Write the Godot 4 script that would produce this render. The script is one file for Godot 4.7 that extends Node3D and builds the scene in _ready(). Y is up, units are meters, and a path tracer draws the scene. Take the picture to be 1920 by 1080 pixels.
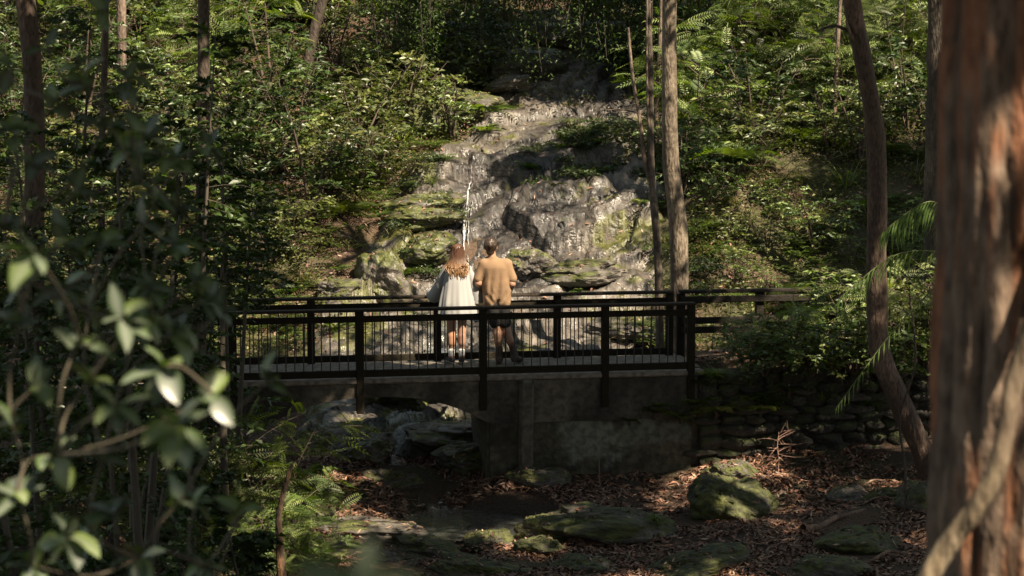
extends Node3D
# Forest creek with a footbridge; camera looks along -z; D = distance in front of the camera (D = -z).

const SUN_DIR := Vector3(0.42, 0.80, 0.43)      # towards the sun
const WS := 0.1736                              # the bridge and wall recede to the right by this much per metre
var M := {}
var rng := RandomNumberGenerator.new()
var n1 := FastNoiseLite.new()
var n2 := FastNoiseLite.new()
var n3 := FastNoiseLite.new()
var taken := {}

# ------------------------------------------------------------------ mesh building
class MB:
	var v := PackedVector3Array()
	var n := PackedVector3Array()
	var c := PackedColorArray()
	var i := PackedInt32Array()

	func tri(a: int, b: int, d: int) -> void:
		i.append(a); i.append(b); i.append(d)

	func put(p: Vector3, q: Vector3, col: Color) -> int:
		v.append(p); n.append(q); c.append(col)
		return v.size() - 1

	# a folded, drooping leaf of four triangles
	func leaf(b: Vector3, d: Vector3, u: Vector3, l: float, w: float, col: Color, fold := 0.25, droop := 0.15) -> void:
		var s := d.cross(u).normalized()
		var m := b + d * (l * 0.45) + u * (l * 0.04)
		var t := b + d * l - u * (l * droop)
		var L := m + s * (w * 0.5) + u * (w * fold)
		var Rr := m - s * (w * 0.5) + u * (w * fold)
		var k := put(b, u, col)
		put(L, (u - s * fold * 1.5).normalized(), col)
		put(m, u, col)
		put(t, (u + d * droop).normalized(), col)
		put(Rr, (u + s * fold * 1.5).normalized(), col)
		tri(k, k + 2, k + 1); tri(k + 1, k + 2, k + 3); tri(k + 2, k + 4, k + 3); tri(k, k + 4, k + 2)

	# a leaf with a rounded outline, for near plants
	func fine_leaf(b: Vector3, d: Vector3, u: Vector3, l: float, w: float, col: Color, fold := 0.15, droop := 0.25, segs := 8) -> void:
		var s := d.cross(u).normalized()
		var k0 := v.size()
		for j in segs + 1:
			var t := float(j) / segs
			var half := w * 0.5 * pow(sin(PI * pow(t, 0.8)), 0.75) if j > 0 and j < segs else 0.0
			var p := b + d * (l * t * (1.0 - 0.12 * droop * t)) - u * (l * droop * t * t)
			var un := (u + d * (2.0 * droop * t)).normalized()
			var wob := sin(t * 9.0 + w * 300.0) * w * 0.05
			put(p + s * half + un * (half * 2.0 * fold + wob), (un - s * fold * 1.2).normalized(), col)
			put(p, un, col.lightened(0.12))
			put(p - s * half + un * (half * 2.0 * fold - wob), (un + s * fold * 1.2).normalized(), col)
		for j in segs:
			var k := k0 + j * 3
			tri(k, k + 1, k + 3); tri(k + 1, k + 4, k + 3)
			tri(k + 1, k + 2, k + 4); tri(k + 2, k + 5, k + 4)

	# a long strap blade
	func blade(b: Vector3, d: Vector3, l: float, w: float, col: Color, droop := 0.8, segs := 4) -> void:
		var s := d.cross(Vector3.UP)
		s = s.normalized() if s.length() > 0.01 else Vector3.RIGHT
		var k0 := v.size()
		for j in segs + 1:
			var t := float(j) / segs
			var p := b + d * (l * t) - Vector3.UP * (l * droop * t * t)
			var half := w * 0.5 * (1.0 - pow(t, 2.5)) * (0.6 + 0.4 * minf(1.0, t * 3.0))
			var tang := (d - Vector3.UP * (2.0 * droop * t)).normalized()
			var un := s.cross(tang).normalized()
			put(p + s * half, un, col)
			put(p - s * half, un, col)
		for j in segs:
			var k := k0 + j * 2
			tri(k, k + 1, k + 2); tri(k + 1, k + 3, k + 2)

	func spray(b: Vector3, d: Vector3, u: Vector3, l: float, pairs: int, ll: float, lw: float, col: Color, droop := 0.25, rg: RandomNumberGenerator = null) -> void:
		var s := d.cross(u).normalized()
		for j in pairs:
			var t := (j + 0.6) / pairs
			var p := b + d * (l * t) - Vector3.UP * (l * droop * t * t)
			var k := ll * (0.55 + 0.9 * sin(PI * (0.15 + 0.8 * t)) * 0.5)
			var cc := col
			if rg:
				cc = col * rg.randf_range(0.8, 1.2)
			for sd in [-1.0, 1.0]:
				var dd: Vector3 = (s * sd + d * 0.55 - Vector3.UP * 0.15).normalized()
				leaf(p, dd, u, k, lw, cc, 0.12, 0.15)
		leaf(b + d * l - Vector3.UP * (l * droop), (d - Vector3.UP * droop).normalized(), u, ll, lw, col)
		# rachis
		var a := put(b + s * 0.004, u, col); put(b - s * 0.004, u, col); put(b + d * l - Vector3.UP * (l * droop), u, col)
		tri(a, a + 1, a + 2)

	func tube(p: PackedVector3Array, r: PackedFloat32Array, sides: int, col: Color, col2 = null, rough := 0.0, nz: FastNoiseLite = null) -> void:
		var k0 := v.size()
		var np := p.size()
		var t0 := (p[1] - p[0]).normalized()
		var x := t0.cross(Vector3(0.3, 0.1, 1.0)).normalized()
		for j in np:
			var t := (p[mini(j + 1, np - 1)] - p[maxi(j - 1, 0)]).normalized()
			x = (x - t * x.dot(t)).normalized()
			var y := t.cross(x)
			var cc: Color = col if col2 == null else col.lerp(col2, float(j) / (np - 1))
			for s in sides:
				var a := TAU * s / sides
				var o := x * cos(a) + y * sin(a)
				var rr := r[j]
				if nz:
					var q := p[j] + o * r[j]
					rr *= 1.0 + rough * nz.get_noise_3d(q.x * 3.0, q.y, q.z * 3.0)
				put(p[j] + o * rr, o, cc)
		for j in np - 1:
			for s in sides:
				var a := k0 + j * sides + s
				var b := k0 + j * sides + (s + 1) % sides
				tri(a, a + sides, b); tri(b, a + sides, b + sides)
		var e := put(p[np - 1], t0, c[c.size() - 1])
		for s in sides:
			tri(k0 + (np - 1) * sides + s, e, k0 + (np - 1) * sides + (s + 1) % sides)

	# a box with chamfered edges, in the frame t
	func box(t: Transform3D, size: Vector3, col: Color, ch := 0.008) -> void:
		var h := size * 0.5
		ch = minf(ch, minf(h.x, minf(h.y, h.z)) * 0.4)
		for ax in 3:
			for sg in [-1.0, 1.0]:
				var nn := Vector3.ZERO
				nn[ax] = sg
				var a1 := (ax + 1) % 3
				var a2 := (ax + 2) % 3
				var q := []
				for e in [[-1, -1], [1, -1], [1, 1], [-1, 1]]:
					var w := Vector3.ZERO
					w[ax] = h[ax] * sg
					w[a1] = (h[a1] - ch) * e[0]
					w[a2] = (h[a2] - ch) * e[1]
					q.append(put(t * w, t.basis * nn, col))
				if sg > 0: tri(q[0], q[2], q[1]); tri(q[0], q[3], q[2])
				else: tri(q[0], q[1], q[2]); tri(q[0], q[2], q[3])
		# chamfer strips
		for ax in 3:
			var a1 := (ax + 1) % 3
			var a2 := (ax + 2) % 3
			for e in [[-1, -1], [1, -1], [1, 1], [-1, 1]]:
				var nn := Vector3.ZERO
				nn[a1] = e[0]; nn[a2] = e[1]
				nn = t.basis * nn.normalized()
				var q := []
				for z in [-1.0, 1.0]:
					var w := Vector3.ZERO
					w[ax] = (h[ax] - ch) * z
					w[a1] = h[a1] * e[0]; w[a2] = (h[a2] - ch) * e[1]
					q.append(put(t * w, nn, col))
					w[a1] = (h[a1] - ch) * e[0]; w[a2] = h[a2] * e[1]
					q.append(put(t * w, nn, col))
				tri(q[0], q[1], q[2]); tri(q[1], q[3], q[2])

	func mesh(mat: Material) -> ArrayMesh:
		# every face winds so that its front agrees with its normals
		for k in range(0, i.size(), 3):
			var p := v[i[k]]
			if (v[i[k + 1]] - p).cross(v[i[k + 2]] - p).dot(n[i[k]] + n[i[k + 1]] + n[i[k + 2]]) > 0.0:
				var e := i[k + 1]
				i[k + 1] = i[k + 2]
				i[k + 2] = e
		var a := []
		a.resize(Mesh.ARRAY_MAX)
		a[Mesh.ARRAY_VERTEX] = v; a[Mesh.ARRAY_NORMAL] = n; a[Mesh.ARRAY_COLOR] = c; a[Mesh.ARRAY_INDEX] = i
		var m := ArrayMesh.new()
		m.add_surface_from_arrays(Mesh.PRIMITIVE_TRIANGLES, a)
		m.surface_set_material(0, mat)
		return m

# ------------------------------------------------------------------ scene helpers
func numbered(s: String) -> String:
	if not taken.has(s):
		taken[s] = 0
		return s
	taken[s] += 1
	return "%s_%03d" % [s, taken[s]]

func tag(o: Node, label: String, category: String, group := "", kind := "") -> Node:
	if label: o.set_meta("label", label)
	if category: o.set_meta("category", category)
	if group: o.set_meta("group", group)
	if kind: o.set_meta("kind", kind)
	return o

func thing(called: String, label: String, category: String, at := Vector3.ZERO, turn := 0.0, group := "") -> Node3D:
	var o := Node3D.new()
	o.name = numbered(called)
	add_child(o)
	o.position = at
	o.rotation.y = turn
	tag(o, label, category, group)
	return o

func part(called: String, mesh: Mesh, parent: Node3D, kind := "") -> MeshInstance3D:
	var o := MeshInstance3D.new()
	o.name = called if parent != self else numbered(called)
	o.mesh = mesh
	parent.add_child(o, true)
	if kind: o.set_meta("kind", kind)
	return o

func R(a: float, b: float) -> float:
	return rng.randf_range(a, b)

func rdir(up := 0.0) -> Vector3:
	var a := R(0, TAU)
	return Vector3(cos(a), R(-0.3, 0.5) + up, sin(a)).normalized()

func lin(r: float, g: float, b: float) -> Color:
	return Color(r, g, b)

func smooth(a: float, b: float, x: float) -> float:
	return smoothstep(a, b, x)

func curve(x: float, pts: Array) -> float:
	if x <= pts[0][0]: return pts[0][1]
	for k in range(1, pts.size()):
		if x <= pts[k][0]:
			var t: float = (x - pts[k - 1][0]) / (pts[k][0] - pts[k - 1][0])
			return lerpf(pts[k - 1][1], pts[k][1], t)
	return pts[-1][1]

# ------------------------------------------------------------------ terrain
const BASE := [[-6, 3.2], [0, 2.9], [5, 1.8], [10, 0.1], [16, -1.4], [22, -1.8], [26, -1.82], [28, -1.68], [30, -1.45], [31.5, -1.05], [33.3, -0.42], [35, 0.0], [36, 0.3], [37.3, 0.95], [38.6, 1.85], [40, 2.25], [43, 3.2], [46, 4.4], [50, 6.7], [56, 11], [70, 21], [90, 33]]
const CREEK := [[0, -2.5], [24, -1.9], [26, -1.3], [27.6, -0.75], [29, -1.35], [31, -1.7], [33, -1.2], [36, -1.0], [38, -0.87], [40, -0.75], [41.5, 0.3], [43.5, 1.6], [46, 1.2], [50, 0.6], [60, 0.5]]

func creek_x(D: float) -> float:
	return curve(D, CREEK)

func rock_mask(x: float, D: float) -> float:
	var c := creek_x(D)
	var l := curve(D, [[30, 1.2], [33, 2.2], [36, 2.2], [38, 1.6], [40, 1.2], [44, 2.0], [47, 1.2], [49, 0.6]])
	var r := curve(D, [[30, 2.0], [33, 3.3], [36, 3.6], [39, 3.6], [42, 2.6], [44, 1.5], [47, 0.8], [49, 0.5]])
	var e := minf(x - (c - l), (c + r) - x) + 0.5 * n1.get_noise_2d(x * 1.3, D * 1.3)
	return smooth(-0.3, 0.4, e) * smooth(30.0, 31.0, D) * (1.0 - smooth(47.5, 49.0, D))

func base_h(x: float, D: float) -> float:
	var h := curve(D, BASE)
	# soften the profile by averaging neighbours
	h = (h + curve(D - 0.5, BASE) + curve(D + 0.5, BASE)) / 3.0
	var c := creek_x(D)
	var far := smooth(31.0, 35.0, D)
	# near side: the left bank climbs to the level of the path
	if D < 33.0:
		var up := clampf((-3.6 - x) * 0.45, 0.0, maxf(0.0, -0.05 - h))
		h += up * (1.0 - far)
		h += smooth(1.0, 7.0, x) * 0.22 * smooth(22, 26, D) * (1.0 - far)
	# banks behind the bridge
	var off := absf(x - c) - 2.6
	if off > 0.0:
		h += far * minf(off, 9.0) * (0.11 if x > c else 0.13)
	# mossy rib of rock that runs up the right bank
	var rx := x - (2.95 + (D - 34.8) * 0.3)
	h += 0.6 * exp(-rx * rx * 2.2) * smooth(33.8, 35.0, D) * (1.0 - smooth(39.0, 41.0, D))
	# path terrace behind the retaining wall and at the left end of the bridge
	var wallD := 29.45 + WS * x
	var terr := smooth(wallD + 0.35, wallD + 0.75, D) * (1.0 - smooth(wallD + 2.0, wallD + 3.0, D))
	var tr := smooth(0.9, 1.5, x)
	var tl := smooth(-4.0, -5.4, x)
	var k := maxf(tr, tl) * terr
	h = lerpf(h, -0.06, k)
	return h

func rock_h(x: float, D: float) -> float:
	var h := base_h(x, D) + 0.12
	var s := 0.5
	var c := x - creek_x(D)
	# ledges: level and blocky left of the fall, long slabs climbing to the right elsewhere
	var right := smooth(-0.1, 0.7, c)
	var str := smooth(33.0, 35.5, D) * lerpf(0.9, 0.85, right) * (1.0 - 0.35 * smooth(41.0, 43.0, D))
	var w := 1.1 * n1.get_noise_2d(x * 0.5, D * 0.3 + 40.0) - right * 0.62 * (x + 0.9)
	var q := h / s + w
	var f := q - floorf(q)
	var g := f * 0.5 if f < 0.7 else 0.35 + 0.65 * smooth(0.7, 0.98, f)
	h = lerpf(h, (floorf(q) + g - w) * s, str)
	# joints and broken blocks
	var ux := x * 0.85 + D * 0.5
	var uy := D * 0.85 - x * 0.5
	h += 0.2 * n3.get_noise_2d(ux * 0.55, uy * 1.4) * (1.0 - 0.6 * smooth(41.0, 43.0, D)) + 0.07 * n3.get_noise_2d(ux * 1.7 + 8.0, uy * 2.6)
	var jn := absf(n1.get_noise_2d(ux * 0.5 + 90.0, uy * 1.9))
	h -= 0.15 * (1.0 - smooth(0.0, 0.045, jn))
	var jm := absf(n1.get_noise_2d(ux * 1.3 - 30.0, uy * 0.6))
	h -= 0.1 * (1.0 - smooth(0.0, 0.03, jm)) * (1.0 - smooth(41.0, 42.5, D))
	h += 0.05 * n1.get_noise_2d(x * 2.5, D * 2.5) + 0.012 * n1.get_noise_2d(x * 9.0, D * 9.0)
	# the channel that the water has worn
	h -= 0.16 * exp(-c * c * 7.0) * smooth(32.5, 34.0, D) * (1.0 - smooth(41.0, 42.5, D))
	return h - 0.55 * (1.0 - rock_mask(x, D))

func ground_h(x: float, D: float) -> float:
	var h := base_h(x, D)
	h += 0.16 * n1.get_noise_2d(x * 0.8, D * 0.8) + 0.05 * n1.get_noise_2d(x * 3.1 + 9.0, D * 3.1) + 0.018 * n1.get_noise_2d(x * 12.0, D * 12.0)
	var c := absf(x - creek_x(D) - 0.15 * sin(D * 2.0))
	h -= 0.2 * exp(-c * c * 3.0) * smooth(24.5, 26.5, D) * (1.0 - smooth(33, 34, D))
	# the pool
	var pd := Vector2((x + 0.35) / 0.95, (D - 27.75) / 0.95).length()
	h -= 0.3 * (1.0 - smooth(0.6, 1.25, pd))
	return h - 0.3 * smooth(0.3, 0.8, rock_mask(x, D))

func top_h(x: float, D: float) -> float:
	var g := ground_h(x, D)
	return maxf(g, rock_h(x, D)) if D > 30.0 and D < 49.0 else g

func on(x: float, D: float, dy := 0.0) -> Vector3:
	return Vector3(x, top_h(x, D) + dy, -D)

func up_at(x: float, D: float) -> Vector3:
	var e := 0.12
	return Vector3(top_h(x - e, D) - top_h(x + e, D), 2.0 * e, top_h(x, D + e) - top_h(x, D - e)).normalized()

func sheet(xs: PackedFloat32Array, ds: PackedFloat32Array, hf: Callable, cf: Callable, mat: Material) -> ArrayMesh:
	var mb := MB.new()
	var nx := xs.size()
	var nd := ds.size()
	for b in nd:
		for a in nx:
			var x := xs[a]
			var D := ds[b]
			mb.v.append(Vector3(x, hf.call(x, D), -D))
	for b in nd:
		for a in nx:
			var k := b * nx + a
			var px := mb.v[b * nx + mini(a + 1, nx - 1)] - mb.v[b * nx + maxi(a - 1, 0)]
			var pz := mb.v[mini(b + 1, nd - 1) * nx + a] - mb.v[maxi(b - 1, 0) * nx + a]
			var nn := px.cross(pz).normalized()
			mb.n.append(nn)
			mb.c.append(cf.call(xs[a], ds[b], mb.v[k].y, nn))
	for b in nd - 1:
		for a in nx - 1:
			var k := b * nx + a
			mb.tri(k, k + nx, k + 1); mb.tri(k + 1, k + nx, k + nx + 1)
	return mb.mesh(mat)

func steps(spans: Array) -> PackedFloat32Array:
	var o := PackedFloat32Array()
	for s in spans:
		var k := int(round((s[1] - s[0]) / s[2]))
		for j in k:
			o.append(s[0] + (s[1] - s[0]) * j / k)
	o.append(spans[-1][1])
	return o

func ground_color(x: float, D: float, _y: float, _n: Vector3) -> Color:
	var a := n1.get_noise_2d(x * 2.3 + 31.0, D * 2.3)
	var b := n1.get_noise_2d(x * 0.7 - 11.0, D * 0.7)
	var col := lin(0.055, 0.034, 0.022).lerp(lin(0.11, 0.068, 0.042), clampf(0.5 + a, 0.0, 1.0))
	var moss := smooth(0.12, 0.3, b + 0.4 * a + 0.25 * smooth(34.0, 36.0, D) * smooth(2.0, 3.5, x) + 0.35 * (1.0 - smooth(0.3, 0.9, absf(x - (2.95 + (D - 34.8) * 0.3)))) * smooth(33.8, 35.0, D) * smooth(41.0, 39.5, D))
	if Vector2((x + 0.35) / 1.05, (D - 27.75) / 1.05).length() < 1.0: return lin(0.018, 0.013, 0.009)   # dark silt in the pool
	return col.lerp(lin(0.05, 0.06, 0.017), moss * 0.75)

func rock_color(x: float, D: float, y: float, nn: Vector3) -> Color:
	var a := n1.get_noise_3d(x * 1.8, y * 3.0, D * 1.8)
	var b := n1.get_noise_3d(x * 5.0 + 7.0, y * 8.0, D * 5.0)
	var col := lin(0.064, 0.053, 0.043).lerp(lin(0.17, 0.148, 0.124), clampf(0.5 + 0.8 * a + 0.4 * b, 0.0, 1.0))
	# weather stains: dark blotches with an outline
	var stain := n1.get_noise_3d(x * 0.9 + 140.0, y * 1.2, D * 0.9) + 0.5 * b
	col = col.lerp(lin(0.055, 0.046, 0.037), 0.75 * smooth(0.02, 0.16, stain))
	# tan sandstone towards the top of the fall, grey slab elsewhere
	col = col.lerp(lin(0.22, 0.165, 0.10), smooth(42.5, 46.0, D) * clampf(0.6 + a, 0.0, 1.0) * smooth(2.2, 0.8, x))
	# wet, dark rock in the channel and on the cascade to its right
	var c := x - creek_x(D)
	var reach := curve(D, [[33, 0.35], [35.5, 0.8], [37, 1.8], [39, 2.0], [40.3, 1.5], [41.5, 0.6], [44, 0.4]])
	var wet := smooth(-0.45, -0.2, c + 0.35 * a) * (1.0 - smooth(reach, reach + 0.3, c + 0.7 * a + 0.3 * b)) * (1.0 - smooth(43.0, 45.0, D))
	col = col.lerp(lin(0.032, 0.027, 0.023), 0.92 * wet)
	# moss: patches with an outline
	var mm := n1.get_noise_3d(x * 1.1 + 50.0, y * 1.6, D * 1.1) + 0.45 * b
	var side := 0.22 - 0.2 * smooth(-1.0, -1.8, x) - 0.14 * smooth(2.3, 3.4, x) - 0.1 * smooth(0.2, 1.0, x) * smooth(34.5, 36.0, D) * smooth(42.5, 41.0, D)
	col = col.lerp(lin(0.085, 0.085, 0.02), smooth(side, side + 0.12, mm - 0.25 * wet))
	return col

# ------------------------------------------------------------------ materials
func noise_tex(freq: float, ramp: Array, oct := 5, type := FastNoiseLite.TYPE_SIMPLEX_SMOOTH, size := 512, sd := 1, stretch := 1) -> NoiseTexture2D:
	var f := FastNoiseLite.new()
	f.seed = sd
	f.noise_type = type
	f.frequency = freq
	f.fractal_octaves = oct
	var t := NoiseTexture2D.new()
	t.width = size
	t.height = size / stretch
	t.seamless = true
	t.noise = f
	if ramp:
		var g := Gradient.new()
		g.offsets = PackedFloat32Array(ramp.map(func(e): return e[0]))
		g.colors = PackedColorArray(ramp.map(func(e): return Color(e[1], e[2], e[3])))
		t.color_ramp = g
	return t

func mat(called: String, col: Color, rough: float, opts := {}) -> StandardMaterial3D:
	var m := StandardMaterial3D.new()
	m.resource_name = called
	m.albedo_color = col.linear_to_srgb()
	m.roughness = rough
	m.vertex_color_use_as_albedo = opts.get("vc", true)
	if opts.has("tex"):
		m.albedo_texture = opts.tex
	if opts.has("bump"):
		m.heightmap_enabled = true
		m.heightmap_texture = opts.bump
		m.heightmap_scale = opts.get("depth", 1.0)
	if opts.has("tex") or opts.has("bump") or opts.has("rtex"):
		m.uv1_triplanar = true
		m.uv1_world_triplanar = opts.get("world", false)
		m.uv1_scale = opts.get("scale", Vector3.ONE)
	if opts.has("rtex"):
		m.roughness_texture = opts.rtex
	if opts.has("back"):
		m.backlight_enabled = true
		m.backlight = opts.back
	if opts.has("spec"):
		m.metallic_specular = opts.spec
	M[called] = m
	return m

func make_materials() -> void:
	var grey := noise_tex(0.012, [[0.25, .7, .7, .7], [0.5, .9, .895, .89], [0.75, 1, 1, 1]], 6)
	var speck := noise_tex(0.03, [[0.3, .68, .64, .6], [0.5, .9, .885, .87], [0.8, 1, 1, 1]], 6, FastNoiseLite.TYPE_SIMPLEX_SMOOTH, 512, 5)
	var bumpy := noise_tex(0.02, [], 6, FastNoiseLite.TYPE_SIMPLEX_SMOOTH, 512, 9)
	var cells := noise_tex(0.03, [], 3, FastNoiseLite.TYPE_CELLULAR, 512, 11)
	var wetmap := noise_tex(0.008, [[0.35, .36, .36, .36], [0.55, .58, .58, .58], [0.75, .9, .9, .9]], 5, FastNoiseLite.TYPE_SIMPLEX_SMOOTH, 512, 21)
	mat("leaf", Color.WHITE, 0.42, {"back": Color(0.75, 0.8, 0.35), "spec": 0.5})
	mat("gloss_leaf", Color.WHITE, 0.38, {"back": Color(0.55, 0.65, 0.2), "spec": 0.55})
	mat("fern_leaf", Color.WHITE, 0.55, {"back": Color(0.9, 0.95, 0.4)})
	mat("dead_leaf", Color.WHITE, 0.65, {"back": Color(0.3, 0.22, 0.15)})
	mat("twig", Color.WHITE, 0.85)
	mat("bark", Color.WHITE, 0.85, {"tex": speck, "bump": bumpy, "depth": 2.0, "scale": Vector3(1.6, 0.5, 1.6)})
	mat("rough_bark", Color.WHITE, 0.9, {"tex": speck, "bump": cells, "depth": 3.0, "scale": Vector3(2.4, 0.45, 2.4)})
	mat("rock", Color.WHITE, 0.75, {"tex": grey, "bump": bumpy, "depth": 4.0, "scale": Vector3(0.9, 0.9, 0.9)})
	mat("wet_rock", Color.WHITE, 1.0, {"tex": grey, "bump": bumpy, "depth": 4.5, "scale": Vector3(0.7, 0.7, 0.7), "rtex": wetmap})
	mat("soil", Color.WHITE, 0.95, {"tex": speck, "bump": cells, "depth": 3.0, "scale": Vector3(1.3, 1.3, 1.3)})
	mat("concrete", Color.WHITE, 0.85, {"tex": grey, "bump": bumpy, "depth": 1.2, "scale": Vector3(1.1, 1.1, 1.1)})
	mat("timber", Color.WHITE, 0.8, {"spec": 0.3, "tex": speck, "bump": bumpy, "depth": 0.5, "scale": Vector3(1.0, 6.0, 6.0)})
	mat("metal", lin(0.02, 0.018, 0.016), 0.45, {"vc": false})
	mat("cloth", Color.WHITE, 0.9, {"bump": bumpy, "depth": 0.3, "scale": Vector3(5, 5, 5)})
	mat("thin_cloth", Color.WHITE, 0.9, {"back": Color(0.4, 0.38, 0.35)})
	mat("skin", Color.WHITE, 0.5)
	mat("hair", Color.WHITE, 0.4)
	mat("leather", Color.WHITE, 0.55)
	var w := mat("water", lin(0.6, 0.65, 0.6), 0.04, {"vc": false, "bump": bumpy, "depth": 1.0, "scale": Vector3(1.2, 1.2, 1.2), "world": true})
	w.transparency = BaseMaterial3D.TRANSPARENCY_ALPHA
	w.albedo_color.a = 0.06
	mat("foam", Color.WHITE, 0.25, {"bump": bumpy, "depth": 4.0, "scale": Vector3(3, 1.5, 3)})

# ------------------------------------------------------------------ plants
func curved(a: Vector3, dir: Vector3, l: float, bend: Vector3, segs: int) -> PackedVector3Array:
	var o := PackedVector3Array()
	for j in segs + 1:
		var t := float(j) / segs
		o.append(a + dir * (l * t) + bend * (l * t * t))
	return o

func taper(r0: float, r1: float, k: int) -> PackedFloat32Array:
	var o := PackedFloat32Array()
	for j in k:
		o.append(lerpf(r0, r1, float(j) / maxi(1, k - 1)))
	return o

func vary(a: Color, b: Color) -> Color:
	var t := R(0, 1)
	var c := a.lerp(b, t * t)
	return c * R(0.75, 1.25)

func proto(stem: MB, foliage: MB, leafmat: String, stem_name := "stem", fol_name := "foliage", stemmat := "twig") -> Node3D:
	var o := Node3D.new()
	if stem and stem.v.size():
		var s := MeshInstance3D.new(); s.name = stem_name; s.mesh = stem.mesh(M[stemmat]); o.add_child(s)
	if foliage and foliage.v.size():
		var f := MeshInstance3D.new(); f.name = fol_name; f.mesh = foliage.mesh(M[leafmat]); f.set_meta("kind", "stuff"); o.add_child(f)
	return o

# bush of branching stems with leaves set along drooping twigs
func bush(h: float, r: float, stems: int, twigs: int, per: int, ll: float, lw: float, c0: Color, c1: Color, leafmat := "leaf", wood := Color(0.07, 0.05, 0.035), lowest := 0.25) -> Node3D:
	var st := MB.new()
	var fo := MB.new()
	for s in stems:
		var a := TAU * (s + R(-0.4, 0.4)) / stems
		var out := Vector3(cos(a), 0, sin(a))
		var hh := h * R(0.65, 1.0)
		var pts := curved(Vector3.ZERO + out * 0.03, (Vector3.UP * hh + out * r * R(0.1, 0.5)), 1.0, out * r * R(0.05, 0.45), 5)
		st.tube(pts, taper((0.018 if h < 2.0 else 0.009) * h + 0.004, 0.004, 6), 5, wood)
		for k in twigs:
			var t := R(lowest, 1.0)
			var b := pts[int(t * 4.99)].lerp(pts[int(t * 4.99) + 1], t * 4.99 - int(t * 4.99))
			var d := (rdir(0.25) + out * 0.5).normalized()
			var l := r * R(0.35, 0.8) * (1.15 - 0.5 * t)
			var tw := curved(b, d, l, Vector3.DOWN * R(0.1, 0.45), 4)
			st.tube(tw, taper(0.006, 0.0025, 5), 3, wood)
			var tone := vary(c0, c1)
			for q in per:
				var u := R(0.25, 1.05)
				var p := b + d * (l * u) + Vector3.DOWN * (l * 0.27 * u * u)
				var ld := (d * 0.6 + rdir() * 0.9 - Vector3.UP * 0.15).normalized()
				var up := (Vector3.UP * 0.6 + rdir() * 0.8 + out * 0.3)
				up = (up - ld * up.dot(ld)).normalized()
				fo.leaf(p, ld, up, ll * R(0.65, 1.2), lw * R(0.75, 1.2), tone * R(0.85, 1.15), R(0.1, 0.35), R(0.05, 0.4))
	return proto(st, fo, leafmat)

# bush or sapling with feathery divided leaves
func feathery(h: float, r: float, stems: int, sprays: int, l: float, pairs: int, ll: float, lw: float, c0: Color, c1: Color) -> Node3D:
	var st := MB.new()
	var fo := MB.new()
	for s in stems:
		var a := TAU * (s + R(-0.4, 0.4)) / stems
		var out := Vector3(cos(a), 0, sin(a))
		var pts := curved(Vector3.ZERO, (Vector3.UP * h * R(0.7, 1.0) + out * r * 0.4), 1.0, out * r * R(0.0, 0.4), 6)
		st.tube(pts, taper(0.012 * h + 0.004, 0.004, 7), 5, Color(0.08, 0.06, 0.04))
		for k in sprays:
			var t := R(0.2, 1.0)
			var i := int(t * 5.99)
			var b := pts[i].lerp(pts[i + 1], t * 5.99 - i)
			var d := (rdir(0.2) + out * 0.3).normalized()
			var len := R(0.5, 1.0) * r
			var tw := curved(b, d, len, Vector3.DOWN * 0.2, 3)
			st.tube(tw, taper(0.006, 0.003, 4), 3, Color(0.08, 0.06, 0.04))
			for q in 4:
				var u := R(0.3, 1.0)
				var p := b + d * (len * u) + Vector3.DOWN * (0.2 * len * u * u)
				var sd := (d * 0.6 + rdir() * 0.8).normalized()
				var up := (Vector3.UP * 0.6 + rdir() * 0.55 + out * 0.4)
				up = (up - sd * up.dot(sd)).normalized()
				fo.spray(p, sd, up, l * R(0.7, 1.2), pairs, ll, lw, vary(c0, c1), R(0.1, 0.5), rng)
	return proto(st, fo, "fern_leaf")

func fern(n: int, l: float, c0: Color, c1: Color) -> Node3D:
	var fo := MB.new()
	for k in n:
		var a := TAU * (k + R(-0.3, 0.3)) / n
		var d := Vector3(cos(a), R(0.5, 1.2), sin(a)).normalized()
		var s := d.cross(Vector3.UP).normalized()
		fo.spray(Vector3(0, 0.05, 0), d, s.cross(d).normalized(), l * R(0.7, 1.1), 15, l * 0.24, l * 0.055, vary(c0, c1), R(0.4, 0.75), rng)
	var st := MB.new()
	st.tube(PackedVector3Array([Vector3(0, -0.12, 0), Vector3(0, 0.0, 0), Vector3(0, 0.07, 0)]), PackedFloat32Array([0.05, 0.05, 0.02]), 6, Color(0.04, 0.025, 0.015))
	return proto(st, fo, "fern_leaf", "crown_base", "fronds")

func tuft(n: int, l: float, w: float, c0: Color, c1: Color) -> Node3D:
	var fo := MB.new()
	for k in n:
		var a := R(0, TAU)
		var d := Vector3(cos(a), R(0.6, 2.4), sin(a)).normalized()
		fo.blade(Vector3(cos(a), 0, sin(a)) * R(0, 0.05) - Vector3(0, 0.05, 0), d, l * R(0.5, 1.1), w, vary(c0, c1), R(0.25, 0.8), 5)
	return proto(null, fo, "fern_leaf", "stem", "blades")

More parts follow.
